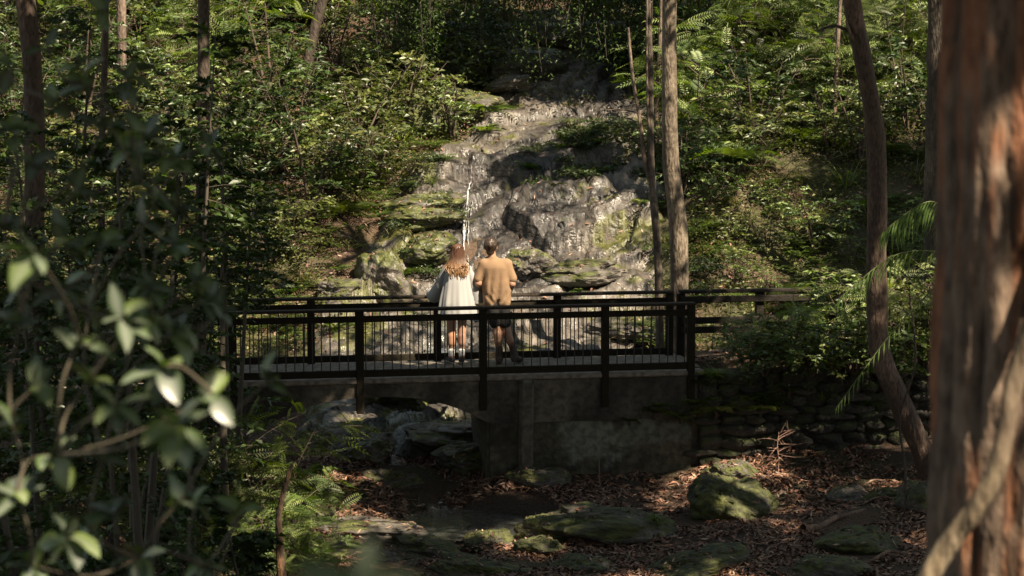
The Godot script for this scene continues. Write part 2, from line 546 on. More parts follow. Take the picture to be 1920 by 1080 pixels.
func tangle(n: int, h: float, r: float, col: Color) -> Node3D:
	var st := MB.new()
	for k in n:
		var a := R(0, TAU)
		var d := Vector3(cos(a) * R(0.2, 1.0), R(0.3, 1.4), sin(a) * R(0.2, 1.0)).normalized()
		var p := curved(Vector3(R(-r, r) * 0.3, -0.05, R(-r, r) * 0.3), d, h * R(0.5, 1.1), rdir(-0.3) * R(0.1, 0.5), 6)
		st.tube(p, taper(R(0.005, 0.012), 0.002, 7), 4, col * R(0.6, 1.3))
		for j in 3:
			var b := p[2 + j]
			st.tube(curved(b, rdir(0.3), h * R(0.12, 0.35), rdir(-0.2) * 0.4, 4), taper(0.005, 0.0015, 5), 3, col * R(0.6, 1.3))
	return proto(st, null, "leaf", "twigs")

func add_copy(p: Node3D, called: String, label: String, category: String, at: Vector3, turn: float, sc: float, group := "") -> Node3D:
	var o: Node3D = p.duplicate()
	o.name = numbered(called)
	add_child(o)
	o.position = at
	o.rotation = Vector3(R(-0.08, 0.08), turn, R(-0.08, 0.08))
	o.scale = Vector3.ONE * sc
	tag(o, label, category, group)
	return o

# where something stands, in words
func spot(x: float, D: float) -> String:
	var px := 960.0 + 3930.0 * x / D
	if D < 29.0:
		if px < 480: return "on the dark bank before the bridge's left end"
		if px < 960: return "among the creek stones before the arch"
		if px < 1400: return "on the litter below the pale wall"
		return "on the litter near the leaning trunk"
	if D < 33.0:
		if px < 600: return "beside the bridge's left end"
		if px < 1280: return "on the creek bed behind the bridge"
		return "on the path edge behind the fence"
	var r := "low" if D < 37.0 else ("midway" if D < 41.0 else ("higher" if D < 46.0 else "high"))
	if px < 150: return r + " at the picture's left edge"
	if px < 330: return r + " on the far left slope"
	if px < 450: return r + " below the pale pink trunk"
	if px < 560: return r + " right of the pale pink trunk"
	if px < 660: return r + " below the reddish slender trunk"
	if px < 760: return r + " left of the mossy ledges"
	if px < 900: return r + " beside the mossy ledges"
	if px < 1080: return r + " on the rock behind the couple"
	if px < 1240: return r + " on the slab right of the fall"
	if px < 1340: return r + " just right of the straight trunk"
	if px < 1480: return r + " in the middle of the right slope"
	if px < 1620: return r + " left of the leaning trunk"
	if px < 1740: return r + " behind the leaning trunk"
	return r + " behind the big near trunk"

func in_view(x: float, D: float, margin := 1.0) -> bool:
	return absf(x) < 0.2443 * D + margin

# ------------------------------------------------------------------ rocks
var ico_v: Array = []
var ico_f: Array = []
func ico(level: int) -> void:
	while ico_v.size() <= level:
		var k := ico_v.size()
		if k == 0:
			var t := (1.0 + sqrt(5.0)) / 2.0
			var v := PackedVector3Array()
			for p in [[-1, t, 0], [1, t, 0], [-1, -t, 0], [1, -t, 0], [0, -1, t], [0, 1, t], [0, -1, -t], [0, 1, -t], [t, 0, -1], [t, 0, 1], [-t, 0, -1], [-t, 0, 1]]:
				v.append(Vector3(p[0], p[1], p[2]).normalized())
			ico_v.append(v)
			ico_f.append(PackedInt32Array([0, 11, 5, 0, 5, 1, 0, 1, 7, 0, 7, 10, 0, 10, 11, 1, 5, 9, 5, 11, 4, 11, 10, 2, 10, 7, 6, 7, 1, 8, 3, 9, 4, 3, 4, 2, 3, 2, 6, 3, 6, 8, 3, 8, 9, 4, 9, 5, 2, 4, 11, 6, 2, 10, 8, 6, 7, 9, 8, 1]))
			continue
		var v: PackedVector3Array = ico_v[k - 1].duplicate()
		var f: PackedInt32Array = ico_f[k - 1]
		var g := PackedInt32Array()
		var mid := {}
		for j in range(0, f.size(), 3):
			var m := []
			for e in 3:
				var a := f[j + e]
				var b := f[j + (e + 1) % 3]
				var key := mini(a, b) * 100000 + maxi(a, b)
				if not mid.has(key):
					mid[key] = v.size()
					v.append(((v[a] + v[b]) * 0.5).normalized())
				m.append(mid[key])
			g.append_array(PackedInt32Array([f[j], m[0], m[2], f[j + 1], m[1], m[0], f[j + 2], m[2], m[1], m[0], m[1], m[2]]))
		ico_v.append(v)
		ico_f.append(g)

func rock_mesh(sd: int, level: int, size: Vector3, moss: float, mt := "rock", sharp := 16.0, tone := Color(0.135, 0.118, 0.10), mosscol := Color(0.06, 0.066, 0.015)) -> ArrayMesh:
	ico(level)
	var rg := RandomNumberGenerator.new()
	rg.seed = sd * 977 + 5
	var pl := []
	for k in 13:
		var d := Vector3(rg.randf_range(-1, 1), rg.randf_range(-1, 1), rg.randf_range(-1, 1)).normalized()
		pl.append([d, rg.randf_range(0.62, 0.95)])
	pl.append([Vector3(rg.randf_range(-0.2, 0.2), 1, rg.randf_range(-0.2, 0.2)).normalized(), rg.randf_range(0.55, 0.8)])
	var mb := MB.new()
	var off := sd * 13.7
	for d in ico_v[level]:
		var acc := exp(-sharp * 1.1)
		for p in pl:
			var c: float = d.dot(p[0])
			if c > 0.05:
				acc += exp(-sharp * (p[1] / c))
		var r := -log(acc) / sharp
		r += 0.10 * n1.get_noise_3d(d.x * 1.6 + off, d.y * 1.6, d.z * 1.6) + 0.06 * n1.get_noise_3d(d.x * 5.0 + off, d.y * 5.0, d.z * 5.0) + 0.025 * n1.get_noise_3d(d.x * 14.0 + off, d.y * 14.0, d.z * 14.0)
		r += 0.07 * n3.get_noise_3d(d.x * 2.6 + off, d.y * 4.5, d.z * 2.6) - 0.05 * maxf(0.0, 0.25 - absf(n1.get_noise_3d(d.x * 2.2 - off, d.y * 3.0, d.z * 2.2))) * 4.0
		mb.v.append(d * r * size)
	mb.i = ico_f[level]
	mb.n.resize(mb.v.size())
	for j in range(0, mb.i.size(), 3):
		var a := mb.i[j]
		var b := mb.i[j + 1]
		var c := mb.i[j + 2]
		var q := (mb.v[b] - mb.v[a]).cross(mb.v[c] - mb.v[a])
		mb.n[a] += q; mb.n[b] += q; mb.n[c] += q
	for j in mb.v.size():
		var q := mb.n[j].normalized()
		if q.dot(mb.v[j]) < 0: q = -q
		mb.n[j] = q
		var p := mb.v[j]
		var a := n1.get_noise_3d(p.x * 3.0 + off, p.y * 4.0, p.z * 3.0)
		var b := n1.get_noise_3d(p.x * 11.0 + off, p.y * 11.0, p.z * 11.0)
		var col := (tone * 0.7).lerp(tone * 1.35, clampf(0.5 + a + 0.5 * b, 0, 1))
		var m := smooth(0.0, 0.22, moss - 0.55 + 0.55 * q.y * 0.6 + 0.75 * a + 0.45 * b)
		mb.c.append(col.lerp(mosscol * (1.0 + 1.3 * b + 0.7 * a + 0.6 * n1.get_noise_3d(p.x * 34.0, p.y * 34.0, p.z * 34.0 + off)), m))
	return mb.mesh(M[mt])

# ------------------------------------------------------------------ trunks
func trunk_path(pts: Array, per: int) -> PackedVector3Array:
	var cv := Curve3D.new()
	for k in pts.size():
		var a: Vector3 = pts[maxi(k - 1, 0)]
		var b: Vector3 = pts[mini(k + 1, pts.size() - 1)]
		var tg := (b - a) / 6.0
		cv.add_point(pts[k], -tg, tg)
	var o := PackedVector3Array()
	for k in (pts.size() - 1) * per + 1:
		o.append(cv.sample(mini(k / per, pts.size() - 2), float(k - mini(k / per, pts.size() - 2) * per) / per))
	return o

func trunk_mesh(pts: Array, r0: float, r1: float, col: Color, col2: Color, mt := "bark", sides := 14, per := 8, rough := 0.12, patch := 0.5) -> ArrayMesh:
	var mb := MB.new()
	var p := trunk_path(pts, per)
	var r := taper(r0, r1, p.size())
	r[0] *= 1.25
	r[1] *= 1.1
	mb.tube(p, r, sides, col, null, rough, n2)
	for k in mb.v.size():
		var q := mb.v[k]
		var a := n1.get_noise_3d(q.x * 5.0, q.y * 1.2, q.z * 5.0) + 0.5 * n1.get_noise_3d(q.x * 16.0, q.y * 5.0, q.z * 16.0)
		mb.c[k] = col.lerp(col2, smooth(-0.2, 0.35, a + patch - 0.5))
	return mb.mesh(M[mt])

# ------------------------------------------------------------------ canopy overhead, out of the picture: it makes the shade and the dapples
func lit(x: float, D: float) -> float:
	var l := 0.1
	l = maxf(l, 1.0 - smooth(0.8, 1.2, Vector2((x + 1.75) / 1.4, (D - 31.4) / 1.05).length()))
	# bright gap over the waterfall
	var e := Vector2((x - 0.3) / 5.6, (D - 38.8) / 7.8).length()
	l = maxf(l, 0.97 * (1.0 - smooth(0.85, 1.1, e)))
	# the slopes on both sides
	l = maxf(l, 0.88 * (1.0 - smooth(0.8, 1.1, Vector2((x + 4.2) / 3.4, (D - 41) / 6.5).length())))
	l = maxf(l, 0.95 * (1.0 - smooth(0.85, 1.1, Vector2((x - 6.3) / 4.6, (D - 46) / 7.0).length())))
	l = maxf(l, 0.45 * (1.0 - smooth(0.8, 1.1, Vector2((x + 8.0) / 3.5, (D - 40) / 8.0).length())))
	l = maxf(l, 0.95 * (1.0 - smooth(0.8, 1.1, Vector2((x + 6.7) / 1.3, (D - 48.6) / 1.6).length())))
	# bushes by the fence
	l = maxf(l, 0.98 * (1.0 - smooth(0.9, 1.1, Vector2((x - 4.7) / 2.8, (D - 30.9) / 1.9).length())))
	if D < 30.8 + 0.12 * x - 0.4 * exp(-pow((x + 1.75) / 1.3, 2.0)) and not (x > 2.8 and D > 29.6):
		l = 0.05
		if D > 23.0 and D < 29.6: l = 0.97 * smooth(0.02, 0.12, n1.get_noise_2d(x * 0.8 + 5.0, D * 0.8))
		for s in LIGHT_SPOTS:
			l = maxf(l, s[3] * (1.0 - smooth(0.7, 1.15, Vector2((x - s[0]) / s[2], (D - s[1]) / s[2]).length())))
	# shade of the tree over the head of the fall, and of the crowns over the ferny band on the slab
	l *= 1.0 - 0.92 * (1.0 - smooth(0.8, 1.1, Vector2((x - 0.4) / 3.2, (D - 45.5) / 1.9).length()))
	l *= 1.0 - 0.8 * (1.0 - smooth(0.7, 1.1, Vector2((x - 1.5) / 1.7, (D - 40.1) / 0.9).length()))
	return l

const LIGHT_SPOTS := [[2.85, 27.45, 0.8, 1.0], [3.1, 29.0, 0.7, 0.9], [4.6, 28.5, 0.8, 0.9], [-2.1, 27.2, 1.2, 0.97], [-2.4, 25.2, 1.2, 0.95], [-0.6, 27.0, 0.7, 0.9], [0.4, 25.8, 0.6, 0.8], [1.9, 26.2, 0.6, 0.7], [3.7, 26.7, 0.65, 0.8], [0.9, 27.7, 0.6, 0.7], [-3.3, 25.6, 1.1, 0.85], [-3.4, 28.0, 0.8, 0.6], [2.4, 24.5, 0.7, 0.6], [-5.0, 22.0, 1.2, 0.4], [-4.0, 18.0, 1.2, 0.4],
	[-1.95, 5.9, 0.85, 0.88], [-1.55, 5.0, 0.7, 0.9], [-2.3, 6.9, 0.6, 0.5], [-0.8, 2.4, 0.7, 0.8], [0.4, 6.8, 1.3, 0.95], [2.9, 28.6, 1.6, 0.98], [3.0, 29.6, 0.7, 0.7], [2.6, 28.2, 0.6, 0.7], [5.2, 26.3, 0.7, 0.7], [-1.2, 25.4, 0.7, 0.8], [1.2, 24.6, 0.6, 0.6], [4.4, 25.4, 0.6, 0.7], [-1.6, 28.6, 0.5, 0.6], [1.6, 28.4, 0.5, 0.6]]

func leaf_cluster(sd: int, n: int, r: float, ll: float, lw: float, c0: Color, c1: Color) -> ArrayMesh:
	rng.seed = sd
	var mb := MB.new()
	for k in n:
		var p := Vector3(R(-1, 1), R(-0.6, 0.6), R(-1, 1)) * r
		var d := rdir()
		var up := (Vector3.UP + rdir() * 0.9)
		up = (up - d * up.dot(d)).normalized()
		mb.leaf(p, d, up, ll * R(0.7, 1.2), lw * R(0.8, 1.2), vary(c0, c1))
	return mb.mesh(M.leaf)

# crown of a canopy tree: boughs, and leaf clusters where no gap lets the sun through
func canopy_tree(label: String, at: Vector3, h: float, r: float, count: int, trunk_r: float, sd: int, with_trunk := true, holder: Node3D = null, top := Vector3.INF) -> void:
	rng.seed = sd
	var o := holder
	if o == null:
		o = thing("canopy_tree", label, "tree", at)
	var c := Vector3(R(-0.6, 0.6), h, R(-0.6, 0.6)) if top == Vector3.INF else top
	if with_trunk:
		part("trunk", trunk_mesh([Vector3(0, -0.4, 0), Vector3(R(-.2, .2), h * 0.35, R(-.2, .2)), Vector3(R(-.4, .4), h * 0.7, R(-.3, .3)), c], trunk_r, trunk_r * 0.45, Color(0.11, 0.085, 0.06), Color(0.2, 0.16, 0.12)), o)
	var xf: Array[Transform3D] = []
	var base := o.position
	var tries := 0
	while xf.size() < count and tries < count * 6:
		tries += 1
		var q := Vector3(R(-1, 1), R(-1, 1), R(-1, 1))
		if q.length() > 1.0: continue
		q = c + Vector3(q.x * r, q.y * 1.9, q.z * r)
		var w := base + q
		# where its shadow lands
		var g := w
		for it in 3:
			var gh := base_h(g.x, -g.z)
			g = w - SUN_DIR * ((w.y - gh) / SUN_DIR.y)
		if R(0, 1) < lit(g.x, -g.z): continue
		xf.append(Transform3D(Basis.from_euler(Vector3(R(-.4, .4), R(0, TAU), R(-.4, .4))) * R(0.8, 1.25), q))
	if xf.is_empty(): return
	var mm := MultiMesh.new()
	mm.transform_format = MultiMesh.TRANSFORM_3D
	mm.mesh = CL[sd % CL.size()]
	mm.instance_count = xf.size()
	for k in xf.size(): mm.set_instance_transform(k, xf[k])
	var crown := MultiMeshInstance3D.new()
	crown.name = "crown"
	crown.multimesh = mm
	crown.set_meta("kind", "stuff")
	o.add_child(crown)
	var bo := MB.new()
	for k in mini(12, xf.size()):
		var e := xf[k * (xf.size() / mini(12, xf.size()))].origin
		var s := c + Vector3(0, -1.6, 0)
		bo.tube(PackedVector3Array([s, s.lerp(e, 0.5) + Vector3(0, -0.3, 0), e]), PackedFloat32Array([trunk_r * 0.4, trunk_r * 0.2, 0.01]), 6, Color(0.12, 0.09, 0.065))
	part("bough", bo.mesh(M.twig), o)
var CL: Array[ArrayMesh] = []

# ------------------------------------------------------------------ bridge
func along(x: float, y: float, back := 0.0) -> Vector3:   # a point on the near railing line; back: metres across the bridge
	return Vector3(x - 0.171 * back, y, -(29.24 + WS * x) - 0.985 * back)

func beam(a: Vector3, b: Vector3, h: float, w: float, col: Color, mt: String, parent: Node3D, called: String) -> MeshInstance3D:
	var mb := MB.new()
	var x := (b - a).normalized()
	var z := x.cross(Vector3.UP).normalized()
	var y := z.cross(x)
	mb.box(Transform3D(Basis(x, y, z), Vector3.ZERO), Vector3(a.distance_to(b), h, w), col, 0.01)
	var o := part(called, mb.mesh(M[mt]), parent)
	o.position = (a + b) * 0.5 - parent.position
	return o

func railing(parent: Node3D, posts: Array, x0: float, x1: float, back: float, drop: float, label: String) -> void:
	var r := Node3D.new()
	r.name = "railing"
	parent.add_child(r, true)
	r.position = Vector3.ZERO
	r.set_meta("label", label)
	var P := parent.position
	var dark := Color(0.026, 0.02, 0.0155)
	var lf := func(n: MeshInstance3D): n.position += P - P
	for p in posts:
		var mb := MB.new()
		mb.box(Transform3D(Basis(Vector3.UP, 0.172), Vector3.ZERO), Vector3(0.108, 0.93 + drop, 0.09), dark, 0.008)
		var o := part("post", mb.mesh(M.timber), r)
		o.position = along(p, (0.9 - drop) * 0.5, back) - P
	var parts := [["handrail", 0.93, 0.04, 0.16], ["upper_rail", 0.805, 0.088, 0.045], ["lower_rail", 0.045, 0.10, 0.05]]
	for q in parts:
		var m := MB.new()
		var a := along(x0, q[1], back)
		var b := along(x1, q[1], back)
		var x: Vector3 = (b - a).normalized()
		m.box(Transform3D(Basis(x, Vector3.UP, x.cross(Vector3.UP)), Vector3.ZERO), Vector3(a.distance_to(b), q[2], q[3]), dark * (1.6 if q[0] == "handrail" else 1.0), 0.01)
		var o := part(q[0], m.mesh(M.timber), r)
		o.position = (a + b) * 0.5 - P - (Vector3(0, 0, 0.0) if q[0] == "handrail" else Vector3(0, 0, -0.0))
	var pm := MB.new()
	pm.tube(PackedVector3Array([Vector3(0, 0.09, 0), Vector3(0, 0.4, 0), Vector3(0, 0.76, 0)]), taper(0.0085, 0.0085, 3), 6, dark)
	var pk := pm.mesh(M.metal)
	var x := x0 + 0.06
	while x < x1:
		var ok := true
		for p in posts:
			if absf(x - p) < 0.075: ok = false
		if ok:
			var o := part("picket", pk, r)
			o.position = along(x, 0.0, back) - P
			o.rotation = Vector3(R(-.006, .006), 0, R(-.006, .006))
		x += 0.121

func build_bridge() -> void:
	rng.seed = 41
	var o := thing("footbridge", "dark timber railed footbridge on a concrete arch span over the creek", "bridge", Vector3(-0.6, 0, -29.8))
	var P := o.position
	var conc := Color(0.13, 0.11, 0.085)
	# the span: deck slab with an arched underside
	var mb := MB.new()
	var x0 := -6.2
	var x1 := 2.62
	var n := 60
	for face in 2:
		var back := -0.14 if face == 0 else 1.46
		var k0 := mb.v.size()
		for j in n + 1:
			var x := lerpf(x0, x1, float(j) / n)
			var t := clampf((x + 3.5) / 3.15, 0.0, 1.0)   # the arch runs from x=-3.5 to the pier at x=-0.35
			var yb := -0.29 - 0.42 * pow(absf(2.0 * t - 1.0), 2.4)
			for y in [-0.03, yb]:
				mb.put(along(x, y, back) - P, Vector3(0.17, 0, 0.985) * (1 if face == 0 else -1), conc)
		for j in n:
			var k := k0 + j * 2
			mb.tri(k, k + 1, k + 2); mb.tri(k + 1, k + 3, k + 2)
	var half := (n + 1) * 2
	for e in 2:
		var k0 := mb.v.size()
		for j in n + 1:
			for f in 2:
				mb.put(mb.v[f * half + j * 2 + e], Vector3.UP if e == 0 else Vector3.DOWN, conc)
		for j in n:
			var k := k0 + j * 2
			mb.tri(k, k + 1, k + 2); mb.tri(k + 1, k + 3, k + 2)
	for k in mb.v.size():
		var q := mb.v[k]
		var a := n1.get_noise_3d(q.x * 2.0, q.y * 0.7, q.z * 2.0)
		mb.c[k] = conc.lerp(Color(0.035, 0.03, 0.022), smooth(-0.25, 0.2, a))
	part("arch_span", mb.mesh(M.concrete), o)
	# kerb strips under the railings
	for back in [-0.05, 1.37]:
		var m := MB.new()
		var a := along(x0, -0.065, back)
		var b := along(x1 + 0.1, -0.065, back)
		var x: Vector3 = (b - a).normalized()
		m.box(Transform3D(Basis(x, Vector3.UP, x.cross(Vector3.UP)), Vector3.ZERO), Vector3(a.distance_to(b), 0.075, 0.26), Color(0.20, 0.17, 0.14), 0.015)
		part("kerb", m.mesh(M.concrete), o).position = (a + b) * 0.5 - P
	# deck
	var dk := MB.new()
	var da := along(x0, -0.03, 0.66)
	var db := along(x1 + 0.1, -0.03, 0.66)
	var dx := (db - da).normalized()
	dk.box(Transform3D(Basis(dx, Vector3.UP, dx.cross(Vector3.UP)), Vector3.ZERO), Vector3(da.distance_to(db), 0.05, 1.14), Color(0.17, 0.15, 0.125), 0.005)
	part("deck", dk.mesh(M.concrete), o).position = (da + db) * 0.5 - P
	# pier with a pale buttress
	var pm := MB.new()
	pm.box(Transform3D(Basis(Vector3.UP, 0.172), Vector3.ZERO), Vector3(0.16, 1.25, 1.5), Color(0.10, 0.088, 0.065), 0.02)
	part("pier", pm.mesh(M.concrete), o).position = along(-0.28, -1.14, 0.7) - P
	var bm := MB.new()
	bm.box(Transform3D(Basis(Vector3.UP, 0.172) * Basis(Vector3.RIGHT, 0.07), Vector3.ZERO), Vector3(0.2, 1.55, 0.22), Color(0.21, 0.19, 0.16), 0.035)
	for k in bm.v.size(): bm.c[k] = Color(0.12, 0.105, 0.08)
	part("buttress", bm.mesh(M.concrete), o).position = along(0.17, -0.86, -0.12) - P
	railing(o, [-5.55, -3.85, -2.13, -0.43, 1.29, 2.52], -6.1, 2.57, -0.14, 0.5, "near railing with posts bolted to the outside of the span")
	railing(o, [-6.1, -4.4, -2.68, -0.86, 0.9, 2.58], -6.1, 2.62, 1.36, 0.12, "far railing that the couple leans on")

func fence(label: String, posts: Array, back: float, rails: Array, y0: float, top: float) -> void:
	var o := thing("timber_fence", label, "fence", along(posts[0], 0, back))
	var P := o.position
	for p in posts:
		var mb := MB.new()
		mb.box(Transform3D(Basis(Vector3.UP, 0.172), Vector3.ZERO), Vector3(0.12, top + 0.5 - y0, 0.1), Color(0.024, 0.02, 0.017), 0.008)
		part("post", mb.mesh(M.timber), o).position = along(p, (top + y0 - 0.5) * 0.5, back) - P
	for r in rails:
		var a := along(posts[0] - 0.02, r[0], back + r[3])
		var b := along(posts[-1] + 0.1, r[0], back + r[3])
		var m := MB.new()
		var x: Vector3 = (b - a).normalized()
		m.box(Transform3D(Basis(x, Vector3.UP, x.cross(Vector3.UP)), Vector3.ZERO), Vector3(a.distance_to(b), r[1], r[2]), Color(0.03, 0.025, 0.02), 0.008)
		part("rail", m.mesh(M.timber), o).position = (a + b) * 0.5 - P

# retaining wall of coursed stones with remains of pale render
func build_wall() -> void:
	rng.seed = 77
	var o := thing("retaining_wall", "dark retaining wall of mossy concrete and stacked stones under the path", "wall", Vector3(3.5, -1.5, -30.1))
	var P := o.position
	var core := MB.new()
	var a := along(0.25, -0.9, 0.22)
	var b := along(8.6, -0.9, 0.22)
	var x := (b - a).normalized()
	core.box(Transform3D(Basis(x, Vector3.UP, x.cross(Vector3.UP)), Vector3.ZERO), Vector3(a.distance_to(b), 1.6, 0.5), Color(0.075, 0.064, 0.05), 0.01)
	part("core", core.mesh(M.concrete), o).position = (a + b) * 0.5 - P
	# solid weathered concrete face next to the pier
	var fm := MB.new()
	var fa := -0.33
	var fb := 2.55
	for side in 2:
		var U := 90 if side == 0 else 24
		var k0 := fm.v.size()
		for j in 41:
			var y2 := lerpf(-1.75, -0.1, j / 40.0)
			for k in U + 1:
				var t := float(k) / U
				var q := along(lerpf(fa, fb, t), y2, -0.1) if side == 0 else along(fa, y2, lerpf(-0.1, 1.4, t))
				var s0 := lerpf(fa, fb, t)
				var bulge := 0.03 * n1.get_noise_3d(q.x * 2.0, q.y * 2.0, q.z * 2.0) + 0.012 * n1.get_noise_3d(q.x * 9.0, q.y * 9.0, q.z * 9.0)
				var course := absf(fposmod(y2 + 0.02 * n1.get_noise_2d(s0 * 2.0, 4.0), 0.165) - 0.0825)
				bulge -= 0.022 * (1.0 - smooth(0.0, 0.014, 0.0825 - course)) * smooth(0.35, 0.5, s0)
				if side == 0: q.z += bulge
				else: q.x -= bulge
				var nz := n1.get_noise_2d(s0 * 2.6, y2 * 2.6) + 0.5 * n1.get_noise_2d(s0 * 9.0, y2 * 9.0)
				var cl := Color(0.032, 0.028, 0.018).lerp(Color(0.095, 0.082, 0.055), clampf(0.5 + 1.3 * nz + 0.5 * n1.get_noise_2d(s0 * 3.0, 7.0), 0, 1))
				# pale lichen and old render with ragged outlines
				var pat := 1.0 - smooth(0.75, 1.1, Vector2((s0 - 1.02) / 0.48, (y2 + 0.93) / 0.4).length() + 0.9 * nz)
				pat = maxf(pat, 0.7 * (1.0 - smooth(0.7, 1.1, Vector2((s0 - 1.75) / 0.3, (y2 + 0.85) / 0.3).length() + 0.9 * nz)))
				pat = maxf(pat, 0.45 * (1.0 - smooth(0.7, 1.1, Vector2((s0 - 2.2) / 0.35, (y2 + 0.95) / 0.16).length() + 0.8 * nz)))
				if side == 0: cl = cl.lerp(Color(0.17, 0.175, 0.14), pat)
				fm.put(q - P, Vector3.ZERO, cl)
		for j in 40:
			for k in U:
				var e := k0 + j * (U + 1) + k
				fm.tri(e, e + U + 1, e + 1); fm.tri(e + 1, e + U + 1, e + U + 2)
	for e in range(0, fm.i.size(), 3):
		var nn := (fm.v[fm.i[e + 2]] - fm.v[fm.i[e]]).cross(fm.v[fm.i[e + 1]] - fm.v[fm.i[e]])
		for t in 3: fm.n[fm.i[e + t]] += nn
	for e in fm.n.size():
		fm.n[e] = fm.n[e].normalized()
		if fm.n[e].dot(Vector3(-0.3, 0, 0.9)) < 0: fm.n[e] = -fm.n[e]
	part("concrete_face", fm.mesh(M.concrete), o)
	var stones: Array[ArrayMesh] = []
	for k in 10:
		var mossy := k >= 5
		stones.append(rock_mesh(300 + k, 2, Vector3(0.68, 0.7, 0.62), 0.62 if mossy else 0.3, "rock", 34.0, Color(0.075, 0.064, 0.05) * (0.6 if k % 3 == 0 else 1.1), Color(0.05, 0.06, 0.018)))
	var y := -1.62
	var row := 0
	while y < -0.22:
		var h := R(0.12, 0.2)
		var s := 2.45 + R(0.0, 0.2)
		while s < 8.3:
			var flat := s < 3.2
			var w := R(0.28, 0.55) if flat else R(0.18, 0.46)
			var q := part("stone", stones[rng.randi() % 5 + (5 if (R(0, 1) < 0.45) else 0)], o)
			var dep := R(0.0, 0.025) if flat else R(-0.03, 0.07)
			q.position = along(s + w * 0.5, y + h * 0.5, -0.02 - dep) - P
			q.rotation = Vector3(R(-.05, .05), 0.172 + R(-.08, .08), R(-.04, .04) if flat else R(-.1, .1))
			q.scale = Vector3(w * 0.98, h * 1.0, 0.26)
			s += w
		y += h * 0.96
		row += 1

# ------------------------------------------------------------------ people
# a smooth union of tapered capsules [from, to, r0, r1, squash in z], meshed as surface nets
func nets(mb: MB, bones: Array, cell: float, k: float, col: Callable, fold = null) -> void:
	var lo := Vector3.INF
	var hi := -Vector3.INF
	for b in bones:
		var r := maxf(b[2], b[3]) + cell * 3.0
		for p in [b[0], b[1]]:
			lo = lo.min(p - Vector3.ONE * r)
			hi = hi.max(p + Vector3.ONE * r)
	var N := Vector3i(((hi - lo) / cell).ceil()) + Vector3i.ONE
	var F := PackedFloat32Array()
	F.resize(N.x * N.y * N.z)
	F.fill(1.0)
	var sy := N.x
	var sz := N.x * N.y
	for b in bones:
		var a: Vector3 = b[0]
		var e: Vector3 = b[1]
		var ra: float = b[2]
		var rb: float = b[3]
		var sq: float = b[4] if b.size() > 4 else 1.0
		var r := maxf(ra, rb) + k + cell * 2.0
		var g0 := Vector3i(((a.min(e) - Vector3.ONE * r - lo) / cell).floor()).clamp(Vector3i.ZERO, N - Vector3i.ONE)
		var g1 := Vector3i(((a.max(e) + Vector3.ONE * r - lo) / cell).ceil()).clamp(Vector3i.ZERO, N - Vector3i.ONE)
		var ab := e - a
		var q := maxf(ab.length_squared(), 1e-9)
		for z in range(g0.z, g1.z + 1):
			for y in range(g0.y, g1.y + 1):
				for x in range(g0.x, g1.x + 1):
					var p := lo + Vector3(x, y, z) * cell
					var t := clampf((p - a).dot(ab) / q, 0.0, 1.0)
					var d3 := p - a - ab * t
					d3.z /= sq
					var d := d3.length() - lerpf(ra, rb, t)
					var at := x + y * sy + z * sz
					var o := F[at]
					var h := maxf(k - absf(o - d), 0.0) / k
					F[at] = minf(o, d) - h * h * k * 0.25
	if fold != null:
		for z in N.z:
			for y in N.y:
				for x in N.x:
					var at := x + y * sy + z * sz
					if absf(F[at]) < 0.05: F[at] += fold.call(lo + Vector3(x, y, z) * cell)
	var id := PackedInt32Array()
	id.resize(F.size())
	id.fill(-1)
	var cs := [0, 1, sy, sy + 1, sz, sz + 1, sz + sy, sz + sy + 1]
	for z in N.z - 1:
		for y in N.y - 1:
			for x in N.x - 1:
				var at := x + y * sy + z * sz
				var m := 0
				for j in 8:
					if F[at + cs[j]] < 0.0: m |= 1 << j
				if m == 0 or m == 255: continue
				var s := Vector3.ZERO
				var cnt := 0
				for ax in 3:
					var st := 1 << ax
					for j in 8:
						if j & st: continue
						var f0 := F[at + cs[j]]
						var f1 := F[at + cs[j | st]]
						if (f0 < 0.0) != (f1 < 0.0):
							var p := Vector3(j & 1, (j >> 1) & 1, (j >> 2) & 1)
							p[ax] += f0 / (f0 - f1)
							s += p
							cnt += 1
				var p := lo + (Vector3(x, y, z) + s / cnt) * cell
				var nn := Vector3(F[at + 1] - F[at] + F[at + sz + sy + 1] - F[at + sz + sy], F[at + sy] - F[at] + F[at + sz + sy + 1] - F[at + sz + 1], F[at + sz] - F[at] + F[at + sz + sy + 1] - F[at + sy + 1]).normalized()
				id[at] = mb.put(p, nn, col.call(p))
	var strides := [1, sy, sz]
	for z in range(1, N.z - 1):
		for y in range(1, N.y - 1):
			for x in range(1, N.x - 1):
				var at := x + y * sy + z * sz
				for ax in 3:
					var s0 := F[at] < 0.0
					var s1 := F[at + strides[ax]] < 0.0
					if s0 == s1: continue
					var u: int = strides[(ax + 1) % 3]
					var w: int = strides[(ax + 2) % 3]
					var a := id[at]
					var b := id[at - u]
					var c := id[at - u - w]
					var d := id[at - w]
					if a < 0 or b < 0 or c < 0 or d < 0: continue
					if s0: mb.tri(a, c, b); mb.tri(a, d, c)
					else: mb.tri(a, b, c); mb.tri(a, c, d)

